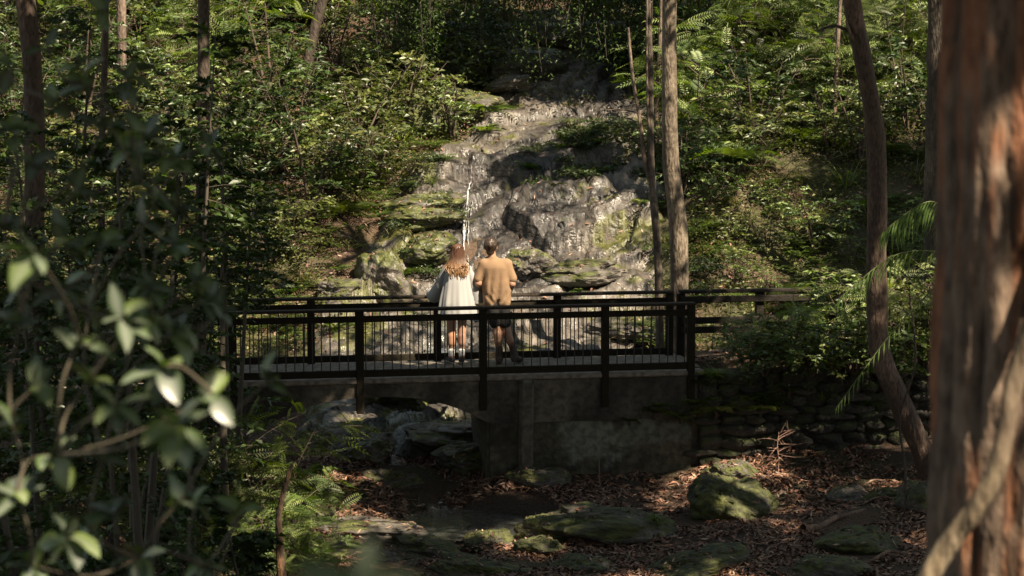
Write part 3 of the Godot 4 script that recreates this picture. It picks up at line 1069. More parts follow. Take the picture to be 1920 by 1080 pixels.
# a hand resting on something: palm and five bent fingers; dir points along the hand, side to the thumb
func hand_bones(w: Vector3, dir: Vector3, side: Vector3, curl: float) -> Array:
	var up := dir.cross(side).normalized()
	if up.y < 0: up = -up
	var o := []
	var palm := w + dir * 0.085
	for k in 4:
		var s := (k - 1.5) * 0.019
		var kn := palm - side * s
		o.append([w + dir * 0.01 - side * s * 0.6, kn, 0.014, 0.0115])
		var l: float = [0.072, 0.08, 0.074, 0.058][k]
		var p1 := kn + (dir - up * curl * 0.35).normalized() * (l * 0.45)
		var p2 := p1 + (dir - up * curl * 0.9).normalized() * (l * 0.32)
		var p3 := p2 + (dir - up * curl * 1.6).normalized() * (l * 0.25)
		o.append([kn, p1, 0.0092, 0.0085]); o.append([p1, p2, 0.0085, 0.008]); o.append([p2, p3, 0.008, 0.007])
	var th := w + dir * 0.025 + side * 0.028
	var t1 := th + (dir * 0.6 + side * 0.8).normalized() * 0.035
	var t2 := t1 + (dir * 0.9 + side * 0.35 - up * curl * 0.3).normalized() * 0.03
	o.append([w + dir * 0.01 + side * 0.012, th, 0.014, 0.012]); o.append([th, t1, 0.0115, 0.0095]); o.append([t1, t2, 0.0095, 0.008])
	return o

func head_bones(c: Vector3, f: Vector3, s: float) -> Array:      # c centre of the skull, f where the face looks
	var r := f.cross(Vector3.UP).normalized()
	var u := Vector3.UP
	return [[c - f * 0.02 * s + u * 0.015, c + f * 0.03 * s + u * 0.02, 0.083 * s, 0.078 * s], [c - u * 0.02, c + f * 0.05 * s - u * 0.085, 0.065 * s, 0.035 * s], [c + f * 0.09 * s + u * 0.0, c + f * 0.108 * s - u * 0.035, 0.008, 0.013], [c + f * 0.085 * s - u * 0.07 - r * 0.015, c + f * 0.085 * s - u * 0.07 + r * 0.015, 0.009, 0.009],
		[c + r * 0.078 * s + u * 0.01, c + r * 0.084 * s - u * 0.035, 0.014, 0.01], [c - r * 0.078 * s + u * 0.01, c - r * 0.084 * s - u * 0.035, 0.014, 0.01], [c + f * 0.08 * s + u * 0.03 - r * 0.035, c + f * 0.08 * s + u * 0.03 + r * 0.035, 0.012, 0.012]]

func loft(mb: MB, rings: Array, N: int, colr: Color, pleat: float, sd: float) -> void:   # rings: [centre, half width, half depth, pleat share]
	var k0 := mb.v.size()
	for r in rings:
		for k in N:
			var t := TAU * k / N
			var f: float = 1.0 + pleat * r[3] * (sin(t * 9.0 + sd + sin(t * 2.0)) * 0.6 + sin(t * 17.0 + sd * 2.0) * 0.35)
			mb.put(r[0] + Vector3(cos(t) * r[1] * f, 0, sin(t) * r[2] * f), Vector3.ZERO, colr)
	for j in rings.size() - 1:
		for k in N:
			var a := k0 + j * N + k
			var b := k0 + j * N + (k + 1) % N
			mb.tri(a, b, a + N); mb.tri(b, b + N, a + N)
	for q in range(0, mb.i.size(), 3):
		var nn := (mb.v[mb.i[q + 2]] - mb.v[mb.i[q]]).cross(mb.v[mb.i[q + 1]] - mb.v[mb.i[q]])
		for e in 3:
			if mb.i[q + e] >= k0: mb.n[mb.i[q + e]] += nn
	for k in range(k0, mb.v.size()): mb.n[k] = mb.n[k].normalized()

func build_people() -> void:
	rng.seed = 5
	var skin := func(p: Vector3): return Color(0.33, 0.18, 0.115) * (1.0 + 0.15 * n1.get_noise_3d(p.x * 20, p.y * 20, p.z * 20))
	# --- woman in white
	var w := thing("person", "person with long fair hair in a loose white tunic, hand on the rail", "person", Vector3(-0.79, 0.0, -30.05))
	var B := [
		[Vector3(-0.085, 0.10, 0.02), Vector3(-0.088, 0.47, 0.0), 0.036, 0.052], [Vector3(-0.087, 0.30, 0.025), Vector3(-0.088, 0.40, 0.02), 0.046, 0.05], [Vector3(-0.088, 0.47, 0.0), Vector3(-0.085, 0.88, 0.0), 0.055, 0.085],
		[Vector3(0.062, 0.10, 0.0), Vector3(0.066, 0.47, -0.01), 0.036, 0.052], [Vector3(0.064, 0.30, 0.012), Vector3(0.066, 0.40, 0.01), 0.046, 0.05], [Vector3(0.066, 0.47, -0.01), Vector3(0.08, 0.88, 0.0), 0.055, 0.085],
		[Vector3(-0.085, 0.09, 0.03), Vector3(-0.12, 0.035, -0.12), 0.036, 0.03], [Vector3(0.062, 0.09, 0.01), Vector3(0.075, 0.03, -0.14), 0.036, 0.03],
		[Vector3(-0.06, 0.93, 0.01), Vector3(0.06, 0.93, 0.01), 0.11, 0.11, 0.85], [Vector3(0, 0.95, 0), Vector3(0, 1.15, 0), 0.11, 0.105, 0.75], [Vector3(0, 1.15, 0), Vector3(0, 1.34, -0.01), 0.12, 0.11, 0.75], [Vector3(-0.12, 1.38, 0), Vector3(0.12, 1.38, 0), 0.05, 0.05],
		[Vector3(0, 1.38, 0), Vector3(0.0, 1.52, -0.01), 0.05, 0.046],
		[Vector3(-0.16, 1.375, 0), Vector3(-0.25, 1.12, -0.04), 0.045, 0.036], [Vector3(-0.25, 1.12, -0.04), Vector3(-0.36, 0.985, -0.25), 0.036, 0.024],
		[Vector3(0.16, 1.375, 0), Vector3(0.22, 1.11, -0.05), 0.045, 0.036], [Vector3(0.22, 1.11, -0.05), Vector3(0.2, 0.985, -0.25), 0.036, 0.024]]
	var body := MB.new()
	nets(body, B, 0.014, 0.035, skin)
	nets(body, head_bones(Vector3(0, 1.615, -0.02), Vector3(0, 0.05, -1).normalized(), 1.0) + [[Vector3(0, 1.46, -0.01), Vector3(0, 1.56, -0.015), 0.046, 0.05]], 0.006, 0.02, skin)
	nets(body, hand_bones(Vector3(-0.36, 0.985, -0.25), Vector3(-0.25, -0.12, -0.95).normalized(), Vector3(0.95, 0, -0.25), 0.6), 0.0045, 0.008, skin)
	nets(body, hand_bones(Vector3(0.2, 0.985, -0.25), Vector3(-0.05, -0.12, -0.98).normalized(), Vector3(-0.98, 0, 0.05), 0.6), 0.0045, 0.008, skin)
	part("body", body.mesh(M.skin), w)
	var tun := MB.new()
	var white := Color(0.32, 0.317, 0.31)
	loft(tun, [[Vector3(0, 1.455, 0), 0.06, 0.055, 0.0], [Vector3(0, 1.435, 0), 0.09, 0.075, 0.1], [Vector3(0, 1.41, 0), 0.165, 0.088, 0.15], [Vector3(0, 1.35, 0), 0.192, 0.115, 0.2], [Vector3(0, 1.25, 0.005), 0.198, 0.135, 0.35], [Vector3(0, 1.12, 0.01), 0.21, 0.145, 0.5], [Vector3(0, 1.0, 0.01), 0.235, 0.16, 0.7], [Vector3(0, 0.9, 0.01), 0.252, 0.175, 0.9], [Vector3(0, 0.79, 0.01), 0.266, 0.185, 1.0], [Vector3(0, 0.73, 0.01), 0.272, 0.188, 1.1]], 96, white, 0.075, 1.3)
	part("tunic", tun.mesh(M.thin_cloth), w)
	for sd in [-1.0, 1.0]:
		var s := MB.new()
		var pts: PackedVector3Array
		if sd < 0: pts = trunk_path([Vector3(-0.14, 1.40, 0), Vector3(-0.215, 1.24, -0.02), Vector3(-0.27, 1.1, -0.07), Vector3(-0.315, 1.0, -0.15), Vector3(-0.35, 0.975, -0.22)], 4)
		else: pts = trunk_path([Vector3(0.14, 1.40, 0), Vector3(0.2, 1.24, -0.01), Vector3(0.235, 1.1, -0.03), Vector3(0.255, 0.98, -0.06), Vector3(0.26, 0.9, -0.08)], 4)
		var rr := PackedFloat32Array()
		for k in pts.size(): rr.append(0.062 + 0.055 * pow(float(k) / pts.size(), 1.3) + 0.006 * sin(k * 2.1))
		s.tube(pts, rr, 28, white, null, 0.25, n2)
		s.i.resize(s.i.size() - 28 * 3)     # open cuff
		part("sleeve", s.mesh(M.thin_cloth), w)
	# hair: a cap on the skull and strands that fall past the shoulders
	var hair := MB.new()
	var hc := Vector3(0, 1.63, -0.005)
	nets(hair, [[hc + Vector3(0, 0.005, 0.0), hc + Vector3(0, 0.012, -0.03), 0.098, 0.09], [hc + Vector3(0, -0.02, 0.03), Vector3(0, 1.45, 0.07), 0.085, 0.07, 0.7]], 0.01, 0.03, func(p: Vector3): return Color(0.05, 0.025, 0.015).lerp(Color(0.11, 0.05, 0.025), clampf(0.5 + n1.get_noise_3d(p.x * 60, p.y * 6, p.z * 60), 0, 1)))
	for k in 190:
		var t := R(-1.35, 1.35)
		var st := hc + Vector3(sin(t) * 0.096, R(-0.06, 0.075), cos(t) * 0.095 + 0.004)
		var spread := sin(t) * R(0.09, 0.17)
		var endy := 1.25 + R(-0.03, 0.15) + 0.05 * absf(t)
		var pts := trunk_path([st, Vector3(sin(t) * R(0.095, 0.115), 1.52, 0.05 + 0.055 * cos(t)), Vector3(spread * 0.95 + sin(t) * 0.02 + R(-.02, .02), 1.41, 0.10 + 0.035 * cos(t)), Vector3(spread + R(-0.025, 0.025), endy, 0.142 + R(-.012, .015))], 4)
		var dk := Color(0.07, 0.032, 0.017) * R(0.7, 1.3)
		var lt := Color(0.23, 0.13, 0.062) * R(0.7, 1.35)
		var q0 := hair.v.size()
		hair.tube(pts, taper(0.0075, 0.003, pts.size()), 4, dk)
		for j in range(q0, hair.v.size()):
			hair.c[j] = dk.lerp(lt, smooth(1.52, 1.38, hair.v[j].y + R(-.02, .02)))
	part("hair", hair.mesh(M.hair), w)
	for f in [[Vector3(-0.085, 0, 0.02), Vector3(-0.35, 0, -0.94).normalized()], [Vector3(0.062, 0, 0.0), Vector3(0.08, 0, -1).normalized()]]:
		var so := MB.new()
		nets(so, [[f[0] + Vector3(0, 0.10, 0), f[0] + Vector3(0, 0.185, 0.004), 0.042, 0.046]], 0.009, 0.01, func(_p): return Color(0.7, 0.69, 0.67))
		part("sock", so.mesh(M.cloth), w)
		var sh := MB.new()
		var d: Vector3 = f[1]
		nets(sh, [[f[0] + Vector3(0, 0.09, 0), f[0] + Vector3(0, 0.055, 0) - d * 0.02, 0.046, 0.044], [f[0] + Vector3(0, 0.04, 0) - d * 0.03, f[0] + Vector3(0, 0.034, 0) + d * 0.17, 0.036, 0.034], [f[0] + Vector3(0, 0.07, 0) + d * 0.03, f[0] + Vector3(0, 0.045, 0) + d * 0.12, 0.036, 0.03]], 0.009, 0.02, func(p: Vector3): return Color(0.62, 0.6, 0.57) if p.y < 0.028 else Color(0.018, 0.018, 0.02))
		part("shoe", sh.mesh(M.leather), w)
	# --- man in tan t-shirt
	var m := thing("person", "person with short dark hair in a tan t-shirt and black shorts", "person", Vector3(-0.24, 0.0, -30.02))
	B = [
		[Vector3(0.055, 0.12, 0.03), Vector3(0.03, 0.5, -0.01), 0.042, 0.06], [Vector3(0.045, 0.32, 0.045), Vector3(0.035, 0.43, 0.03), 0.055, 0.06], [Vector3(0.03, 0.5, -0.01), Vector3(-0.05, 0.93, 0.0), 0.062, 0.09],
		[Vector3(0.27, 0.16, 0.04), Vector3(0.15, 0.5, -0.03), 0.042, 0.06], [Vector3(0.21, 0.34, 0.03), Vector3(0.175, 0.45, 0.01), 0.055, 0.06], [Vector3(0.15, 0.5, -0.03), Vector3(0.12, 0.93, 0.0), 0.062, 0.09],
		[Vector3(-0.02, 0.95, 0), Vector3(0.09, 0.95, 0), 0.095, 0.095, 0.85], [Vector3(0.03, 1.0, 0), Vector3(0.01, 1.22, 0), 0.115, 0.12, 0.7], [Vector3(0.01, 1.22, 0), Vector3(0, 1.40, -0.01), 0.13, 0.125, 0.66], [Vector3(-0.16, 1.46, 0), Vector3(0.16, 1.46, 0), 0.058, 0.058],
		[Vector3(-0.03, 1.45, 0), Vector3(-0.06, 1.62, -0.015), 0.062, 0.056],
		[Vector3(-0.19, 1.45, 0), Vector3(-0.245, 1.17, 0.03), 0.056, 0.045], [Vector3(-0.245, 1.17, 0.03), Vector3(-0.2, 0.99, -0.2), 0.045, 0.03],
		[Vector3(0.19, 1.45, 0), Vector3(0.24, 1.16, 0.03), 0.056, 0.045], [Vector3(0.24, 1.16, 0.03), Vector3(0.2, 0.99, -0.2), 0.045, 0.03]]
	body = MB.new()
	nets(body, B, 0.014, 0.035, skin)
	nets(body, head_bones(Vector3(-0.07, 1.70, -0.025), Vector3(-0.05, 0.08, -1).normalized(), 1.08) + [[Vector3(-0.045, 1.54, -0.01), Vector3(-0.062, 1.64, -0.015), 0.058, 0.058]], 0.006, 0.02, skin)
	nets(body, hand_bones(Vector3(-0.2, 0.99, -0.2), Vector3(0.1, -0.1, -0.98).normalized(), Vector3(0.98, 0, 0.1), 0.6), 0.0045, 0.008, skin)
	nets(body, hand_bones(Vector3(0.2, 0.99, -0.2), Vector3(-0.1, -0.1, -0.98).normalized(), Vector3(-0.98, 0, 0.1), 0.6), 0.0045, 0.008, skin)
	part("body", body.mesh(M.skin), m)
	var tan_c := func(p: Vector3): return Color(0.205, 0.128, 0.072) * (1.0 + 0.1 * n1.get_noise_3d(p.x * 9, p.y * 9, p.z * 9))
	var shirt := MB.new()
	nets(shirt, [[Vector3(-0.15, 1.455, 0), Vector3(0.15, 1.455, 0), 0.07, 0.07], [Vector3(-0.03, 1.47, 0), Vector3(-0.035, 1.515, -0.005), 0.078, 0.07], [Vector3(-0.075, 1.38, 0), Vector3(-0.065, 1.1, 0), 0.125, 0.12, 0.95], [Vector3(0.085, 1.38, 0), Vector3(0.105, 1.1, 0), 0.125, 0.12, 0.95], [Vector3(0.005, 1.38, 0), Vector3(0.02, 1.0, 0.004), 0.128, 0.125, 1.0], [Vector3(-0.065, 1.15, 0.0), Vector3(-0.06, 0.9, 0.0), 0.11, 0.113, 1.0], [Vector3(0.105, 1.15, 0), Vector3(0.115, 0.9, 0), 0.11, 0.113, 1.0],
		[Vector3(-0.17, 1.44, 0), Vector3(-0.245, 1.235, 0.015), 0.07, 0.07], [Vector3(0.17, 1.44, 0), Vector3(0.24, 1.235, 0.015), 0.07, 0.07]], 0.012, 0.045, tan_c,
		func(p: Vector3): return 0.007 * sin((p.x - 0.25 * p.y) * 48.0 + 5.0 * n1.get_noise_3d(p.x * 3, p.y * 2, p.z * 3)) * smooth(1.42, 1.2, p.y) + 0.004 * sin(p.y * 40.0 - absf(p.x) * 60.0 + 4.0 * n1.get_noise_3d(p.x * 5, p.y * 5, p.z * 5)) * smooth(1.12, 0.98, p.y))
	part("t_shirt", shirt.mesh(M.cloth), m)
	var sho := MB.new()
	nets(sho, [[Vector3(-0.02, 0.93, 0), Vector3(0.09, 0.93, 0), 0.105, 0.105, 0.85], [Vector3(-0.035, 0.85, 0), Vector3(-0.0, 0.60, 0), 0.1, 0.092], [Vector3(0.11, 0.85, 0), Vector3(0.135, 0.60, -0.01), 0.1, 0.092]], 0.013, 0.03, func(_p): return Color(0.013, 0.013, 0.014), func(p: Vector3): return 0.012 * n1.get_noise_3d(p.x * 9, p.y * 5, p.z * 9))
	part("shorts", sho.mesh(M.cloth), m)
	var mh := MB.new()
	var c := Vector3(-0.07, 1.725, -0.005)
	nets(mh, [[c, c + Vector3(0, 0.015, -0.04), 0.099, 0.092], [c + Vector3(0, -0.02, 0.02), c + Vector3(0.002, -0.10, 0.025), 0.088, 0.058, 0.85]], 0.007, 0.02, func(p: Vector3): return Color(0.035, 0.022, 0.014) * (1.0 + 0.6 * n1.get_noise_3d(p.x * 70, p.y * 30, p.z * 70)), func(p: Vector3): return 0.008 * n1.get_noise_3d(p.x * 60, p.y * 30, p.z * 60))
	part("hair", mh.mesh(M.hair), m)
	for f in [[Vector3(0.055, 0.0, 0.03), Vector3(-0.1, 0, -1).normalized(), 0.0], [Vector3(0.28, 0.03, 0.05), Vector3(0.4, 0, -0.92).normalized(), 0.03]]:
		var bo := MB.new()
		var d: Vector3 = f[1]
		var b: Vector3 = f[0]
		nets(bo, [[b + Vector3(-0.03 if f[2] > 0 else 0.0, 0.22, 0), b + Vector3(0, 0.08, 0), 0.056, 0.055], [b + Vector3(0, 0.06, 0) - d * 0.025, b + Vector3(0, 0.045 - f[2], 0) + d * 0.18, 0.05, 0.043], [b + Vector3(0, 0.035, 0) - d * 0.04, b + Vector3(0, 0.03 - f[2], 0) + d * 0.2, 0.032, 0.032]], 0.009, 0.02, func(p: Vector3): return Color(0.012, 0.01, 0.009) if p.y - f[0].y < 0.025 else Color(0.05, 0.03, 0.02))
		part("boot", bo.mesh(M.leather), m)

# ------------------------------------------------------------------ the scene
func _ready() -> void:
	for q in [[n1, 3, 0.5, 4], [n2, 8, 0.8, 3], [n3, 12, 0.6, 1]]:
		q[0].seed = q[1]
		q[0].frequency = q[2]
		q[0].fractal_octaves = q[3]
		q[0].noise_type = FastNoiseLite.TYPE_SIMPLEX_SMOOTH
	n3.noise_type = FastNoiseLite.TYPE_CELLULAR
	n3.cellular_return_type = FastNoiseLite.RETURN_CELL_VALUE
	# camera
	var cam := Camera3D.new()
	cam.name = "camera"
	add_child(cam)
	cam.position = Vector3(0, 4.36, 0)
	cam.rotation_degrees = Vector3(-6.2, 0, 0)
	cam.near = 0.3
	cam.far = 200.0
	var lens := CameraAttributesPhysical.new()
	lens.frustum_focal_length = 127.3
	lens.frustum_focus_distance = 30.2
	lens.frustum_far = 200.0
	lens.frustum_near = 0.3
	lens.exposure_aperture = 6.5
	cam.attributes = lens
	cam.fov = 15.65
	cam.current = true
	# sky
	var env := Environment.new()
	env.background_mode = Environment.BG_SKY
	var sky := ProceduralSkyMaterial.new()
	sky.sky_top_color = Color(0.62, 0.68, 0.72)
	sky.sky_horizon_color = Color(0.86, 0.86, 0.82)
	sky.ground_horizon_color = Color(0.10, 0.10, 0.06)
	sky.ground_bottom_color = Color(0.06, 0.06, 0.04)
	var sk := Sky.new()
	sk.sky_material = sky
	env.sky = sk
	env.background_energy_multiplier = 0.45
	env.tonemap_mode = Environment.TONE_MAPPER_LINEAR
	env.tonemap_exposure = 3.5
	env.sdfgi_enabled = true
	env.ssao_enabled = true
	env.ssil_enabled = true
	var we := WorldEnvironment.new()
	we.name = "world_environment"
	we.environment = env
	add_child(we)
	# sun: high, from the right and a little behind the camera
	var sun := DirectionalLight3D.new()
	sun.name = "sun"
	sun.light_energy = 1.5
	sun.light_color = Color(1.0, 0.93, 0.82)
	sun.light_angular_distance = 0.5
	sun.shadow_enabled = true
	add_child(sun)
	sun.look_at_from_position(SUN_DIR * 50.0, Vector3.ZERO, Vector3.UP)

	make_materials()
	for k in 3: CL.append(leaf_cluster(60 + k, 28, 0.34, 0.21, 0.1, Color(0.03, 0.05, 0.012), Color(0.06, 0.09, 0.02)))
	build_ground()
	build_bridge()
	fence("dark timber fence with two middle rails continuing right from the bridge", [2.75, 3.95, 5.6, 7.4], 1.36, [[0.93, 0.05, 0.15, 0.0], [0.815, 0.1, 0.045, -0.07], [0.50, 0.1, 0.045, -0.07], [0.36, 0.1, 0.045, -0.07]], -0.1, 0.9)
	fence("low dark post and rail at the path edge behind the leaning trunk", [4.75, 6.15, 7.6], -0.05, [[0.38, 0.1, 0.05, 0.0]], -0.3, 0.45)
	build_wall()
	build_people()
	build_trees()
	build_rocks()
	build_water()
	build_plants()
	build_foreground()
	build_undergrowth()
	build_litter()
	build_canopy()

func build_ground() -> void:
	var g := part("ground", sheet(steps([[-60, -22, 4.0], [-22, -12, 1.0], [-12, -7, 0.25], [-7, 7, 0.11], [7, 13, 0.25], [13, 22, 1.0], [22, 60, 4.0]]), steps([[-14, -2, 2.0], [-2, 20, 0.6], [20, 24, 0.2], [24, 34, 0.11], [34, 50, 0.2], [50, 70, 1.0], [70, 110, 4.0]]), ground_h, ground_color, M.soil), self)
	tag(g, "brown leaf strewn forest floor rising to the hillside behind the bridge", "forest floor", "", "structure")
	var r := part("rock_slab_terrain", sheet(steps([[-4.6, -3.2, 0.1], [-3.2, 4.2, 0.05], [4.2, 5.2, 0.1]]), steps([[29.8, 43, 0.05], [43, 49.5, 0.09]]), rock_h, rock_color, M.wet_rock), self)
	tag(r, "stepped grey and mossy rock slab that the waterfall runs down", "rock slab", "", "structure")

var rock_nodes: Array[MeshInstance3D] = []
func build_rocks() -> void:
	var vars := {}
	var make := func(sd: int, moss: float, lv: int, mt: String) -> ArrayMesh:
		var key := "%d %.2f %d %s" % [sd, moss, lv, mt]
		if not vars.has(key): vars[key] = rock_mesh(sd, lv, Vector3.ONE * 0.62, moss, mt)
		return vars[key]
	# [x, D, width, height, depth, moss, seed, sink, label]
	var L := [
		[2.92, 27.55, 1.0, 0.78, 0.85, 0.9, 1, 0.12, "tall mossy boulder standing alone in the litter below the stone wall"],
		[1.25, 26.7, 1.75, 0.55, 1.1, 0.72, 2, 0.12, "long low mossy boulder with dark grass hanging over its front"],
		[0.42, 26.75, 0.7, 0.5, 0.7, 0.8, 3, 0.1, "rounded mossy rock at the end of the long low boulder"],
		[3.05, 29.0, 0.75, 0.42, 0.6, 0.5, 4, 0.1, "flat topped rock catching sun at the foot of the stone wall"],
		[4.35, 25.9, 1.05, 0.45, 0.8, 0.85, 5, 0.12, "mossy green rock in the lower right litter"],
		[5.3, 27.2, 0.6, 0.5, 0.5, 0.55, 6, 0.1, "dark angular rock beside the big foreground trunk"],
		[4.6, 28.1, 0.5, 0.24, 0.4, 0.25, 7, 0.05, "small pale flat rock in the litter near the leaning trunk"],
		[5.1, 28.0, 0.6, 0.3, 0.5, 0.85, 8, 0.1, "small dark mossy rock near the leaning trunk"],
		[2.3, 24.9, 1.2, 0.4, 0.8, 0.8, 9, 0.12, "low mossy hump at the bottom edge below the tall boulder"],
		[4.0, 24.7, 0.9, 0.35, 0.7, 0.6, 10, 0.1, "rock at the lower right edge among red leaves"],
		[-1.85, 27.1, 1.5, 0.34, 0.8, 0.35, 11, 0.08, "long pale flat slab lit by the sun left of the pool"],
		[-2.75, 27.25, 0.8, 0.45, 0.7, 0.72, 12, 0.1, "mossy squared rock by the reddish trunk"],
		[-1.2, 27.75, 1.15, 0.4, 0.8, 0.78, 13, 0.1, "broad mossy rock overhanging the pool"],
		[-1.15, 26.6, 0.9, 0.38, 0.7, 0.5, 14, 0.1, "rounded grey rock in front of the pool"],
		[-2.9, 26.3, 0.95, 0.4, 0.7, 0.45, 15, 0.1, "grey rock low on the left bank of the creek"],
		[-0.3, 26.55, 0.5, 0.3, 0.5, 0.75, 16, 0.08, "small mossy stone at the lip of the pool"],
		[0.35, 26.05, 0.75, 0.3, 0.6, 0.8, 17, 0.08, "low mossy stone right of the pool's lip"],
		[-2.05, 25.7, 1.0, 0.3, 0.7, 0.5, 18, 0.08, "flat rock at the bottom edge below the pale slab"],
		[-0.3, 24.9, 1.1, 0.34, 0.7, 0.72, 19, 0.1, "mossy rock at the bottom edge in the dry creek bed"],
		[0.9, 25.1, 0.7, 0.25, 0.5, 0.7, 20, 0.08, "small mossy rock at the bottom edge under the long boulder"],
		[-1.65, 31.6, 1.15, 0.75, 0.9, 0.88, 21, 0.12, "round moss covered boulder seen through the left of the arch"],
		[-0.75, 30.9, 1.3, 0.38, 1.0, 0.4, 22, 0.1, "leaf strewn boulder in the middle of the arch opening"],
		[-2.15, 30.3, 0.75, 0.5, 0.6, 0.45, 23, 0.1, "dark rock with dry twigs under the arch's left side"],
		[-0.55, 29.9, 1.1, 0.38, 0.8, 0.7, 24, 0.1, "dark mossy boulder against the pier foot"],
		[-1.05, 32.3, 1.2, 0.4, 0.8, 0.4, 25, 0.12, "pale grey rock in the creek just behind the bridge"],
		[-0.2, 32.0, 0.9, 0.36, 0.8, 0.6, 26, 0.1, "mossy grey rock at the right edge of the arch opening"],
		[-1.75, 29.2, 0.7, 0.35, 0.6, 0.5, 27, 0.1, "low wet rock at the mouth of the arch"],
		[0.3, 29.0, 0.8, 0.3, 0.6, 0.5, 28, 0.08, "low dark rock in the shade at the pier's buttress"],
		[-2.3, 36.4, 1.0, 0.95, 0.9, 0.62, 29, 0.15, "leaning mossy boulder on the left, above the railing"],
		[-3.0, 36.0, 1.0, 0.5, 0.8, 0.55, 30, 0.1, "low mossy boulder half buried at the left of the leaning one"],
		[-1.62, 38.1, 1.25, 0.42, 0.9, 0.8, 31, 0.1, "thick mossy ledge block left of the falling water"],
		[-1.75, 38.8, 1.35, 0.36, 0.9, 0.7, 32, 0.08, "upper mossy ledge block with dark gap beneath"],
		[-1.5, 37.4, 1.0, 0.5, 0.8, 0.85, 33, 0.1, "fern grown mossy block below the ledges"],
		[0.35, 36.9, 0.85, 0.6, 0.7, 0.35, 34, 0.1, "grey boulder with dark hollow right of the couple"],
		[1.25, 36.2, 1.4, 0.42, 0.9, 0.5, 36, 0.08, "flat pale boulder above the middle of the railing"],
		[-0.95, 43.0, 1.3, 0.75, 0.9, 0.75, 41, 0.12, "tan mossy boulder above the head of the fall"],
		[-1.7, 42.2, 1.0, 0.7, 0.8, 0.8, 42, 0.12, "pale mossy block at the upper left of the fall"],
		[0.2, 45.0, 1.6, 0.7, 1.0, 0.6, 43, 0.12, "tan mossy rock at the top of the slab"],
		[0.9, 46.4, 1.5, 0.6, 1.0, 0.5, 44, 0.12, "tan boulder at the very top of the waterfall"],
		[2.0, 46.3, 1.6, 0.7, 1.1, 0.3, 45, 0.12, "dark grey rock at the upper right of the slab"],
		[-0.05, 43.9, 0.8, 0.4, 0.7, 0.5, 46, 0.08, "flat pale rock where the water turns down"],
		[3.8, 32.9, 0.9, 0.55, 0.7, 0.8, 47, 0.1, "mossy rock behind the timber fence rails"],
		[2.0, 34.4, 1.3, 0.4, 0.9, 0.4, 48, 0.1, "dark rock seen between the pickets near the last post"],
	]
	for q in L:
		var lv := 4 if q[2] > 0.6 else 3
		var wet: bool = q[1] > 29.5 and absf(q[0] - creek_x(q[1])) < 1.6
		var o := part("rock", make.call(int(q[6]), q[5], lv, "wet_rock" if wet else "rock"), self)
		tag(o, q[8], "rock", "rocks of the creek and hillside")
		rock_nodes.append(o)
		rng.seed = int(q[6]) * 31
		o.rotation = Vector3(R(-.1, .1), R(-.5, .5), R(-.12, .12))
		o.scale = Vector3(q[2], q[3] * 1.15, q[4])
		o.position = Vector3(q[0], top_h(q[0], q[1]) + q[3] * 0.5 - q[7] - 0.06, -q[1])

func strip(pts: Array, widths: Array, lift: float, n: int, mt: String, colr: Color, sd: int) -> ArrayMesh:
	rng.seed = sd
	var mb := MB.new()
	for j in n + 1:
		var t := float(j) / n
		var x := curve(t, range(pts.size()).map(func(k): return [float(k) / (pts.size() - 1), pts[k][0]]))
		var D := curve(t, range(pts.size()).map(func(k): return [float(k) / (pts.size() - 1), pts[k][1]]))
		var w := curve(t, range(widths.size()).map(func(k): return [float(k) / (widths.size() - 1), widths[k]])) * (1.0 + 0.5 * n1.get_noise_2d(t * 40.0, sd * 7.0))
		x += 0.06 * n1.get_noise_2d(t * 22.0, sd * 3.0)
		for e in 5:
			var xx := x + (e - 2) * 0.25 * w
			mb.put(Vector3(xx, top_h(xx, D) + lift * (1.0 - 0.25 * (e - 2) * (e - 2)) + 0.004, -D), Vector3.UP, colr)
	for j in n:
		for e in 4:
			var k := j * 5 + e
			mb.tri(k, k + 5, k + 1); mb.tri(k + 1, k + 5, k + 6)
	mb.n.fill(Vector3.ZERO)
	for q in range(0, mb.i.size(), 3):
		var nn := (mb.v[mb.i[q + 2]] - mb.v[mb.i[q]]).cross(mb.v[mb.i[q + 1]] - mb.v[mb.i[q]])
		for e in 3: mb.n[mb.i[q + e]] += nn
	for k in mb.n.size():
		mb.n[k] = mb.n[k].normalized()
		if mb.n[k].y < 0: mb.n[k] = -mb.n[k]
	return mb.mesh(M[mt])

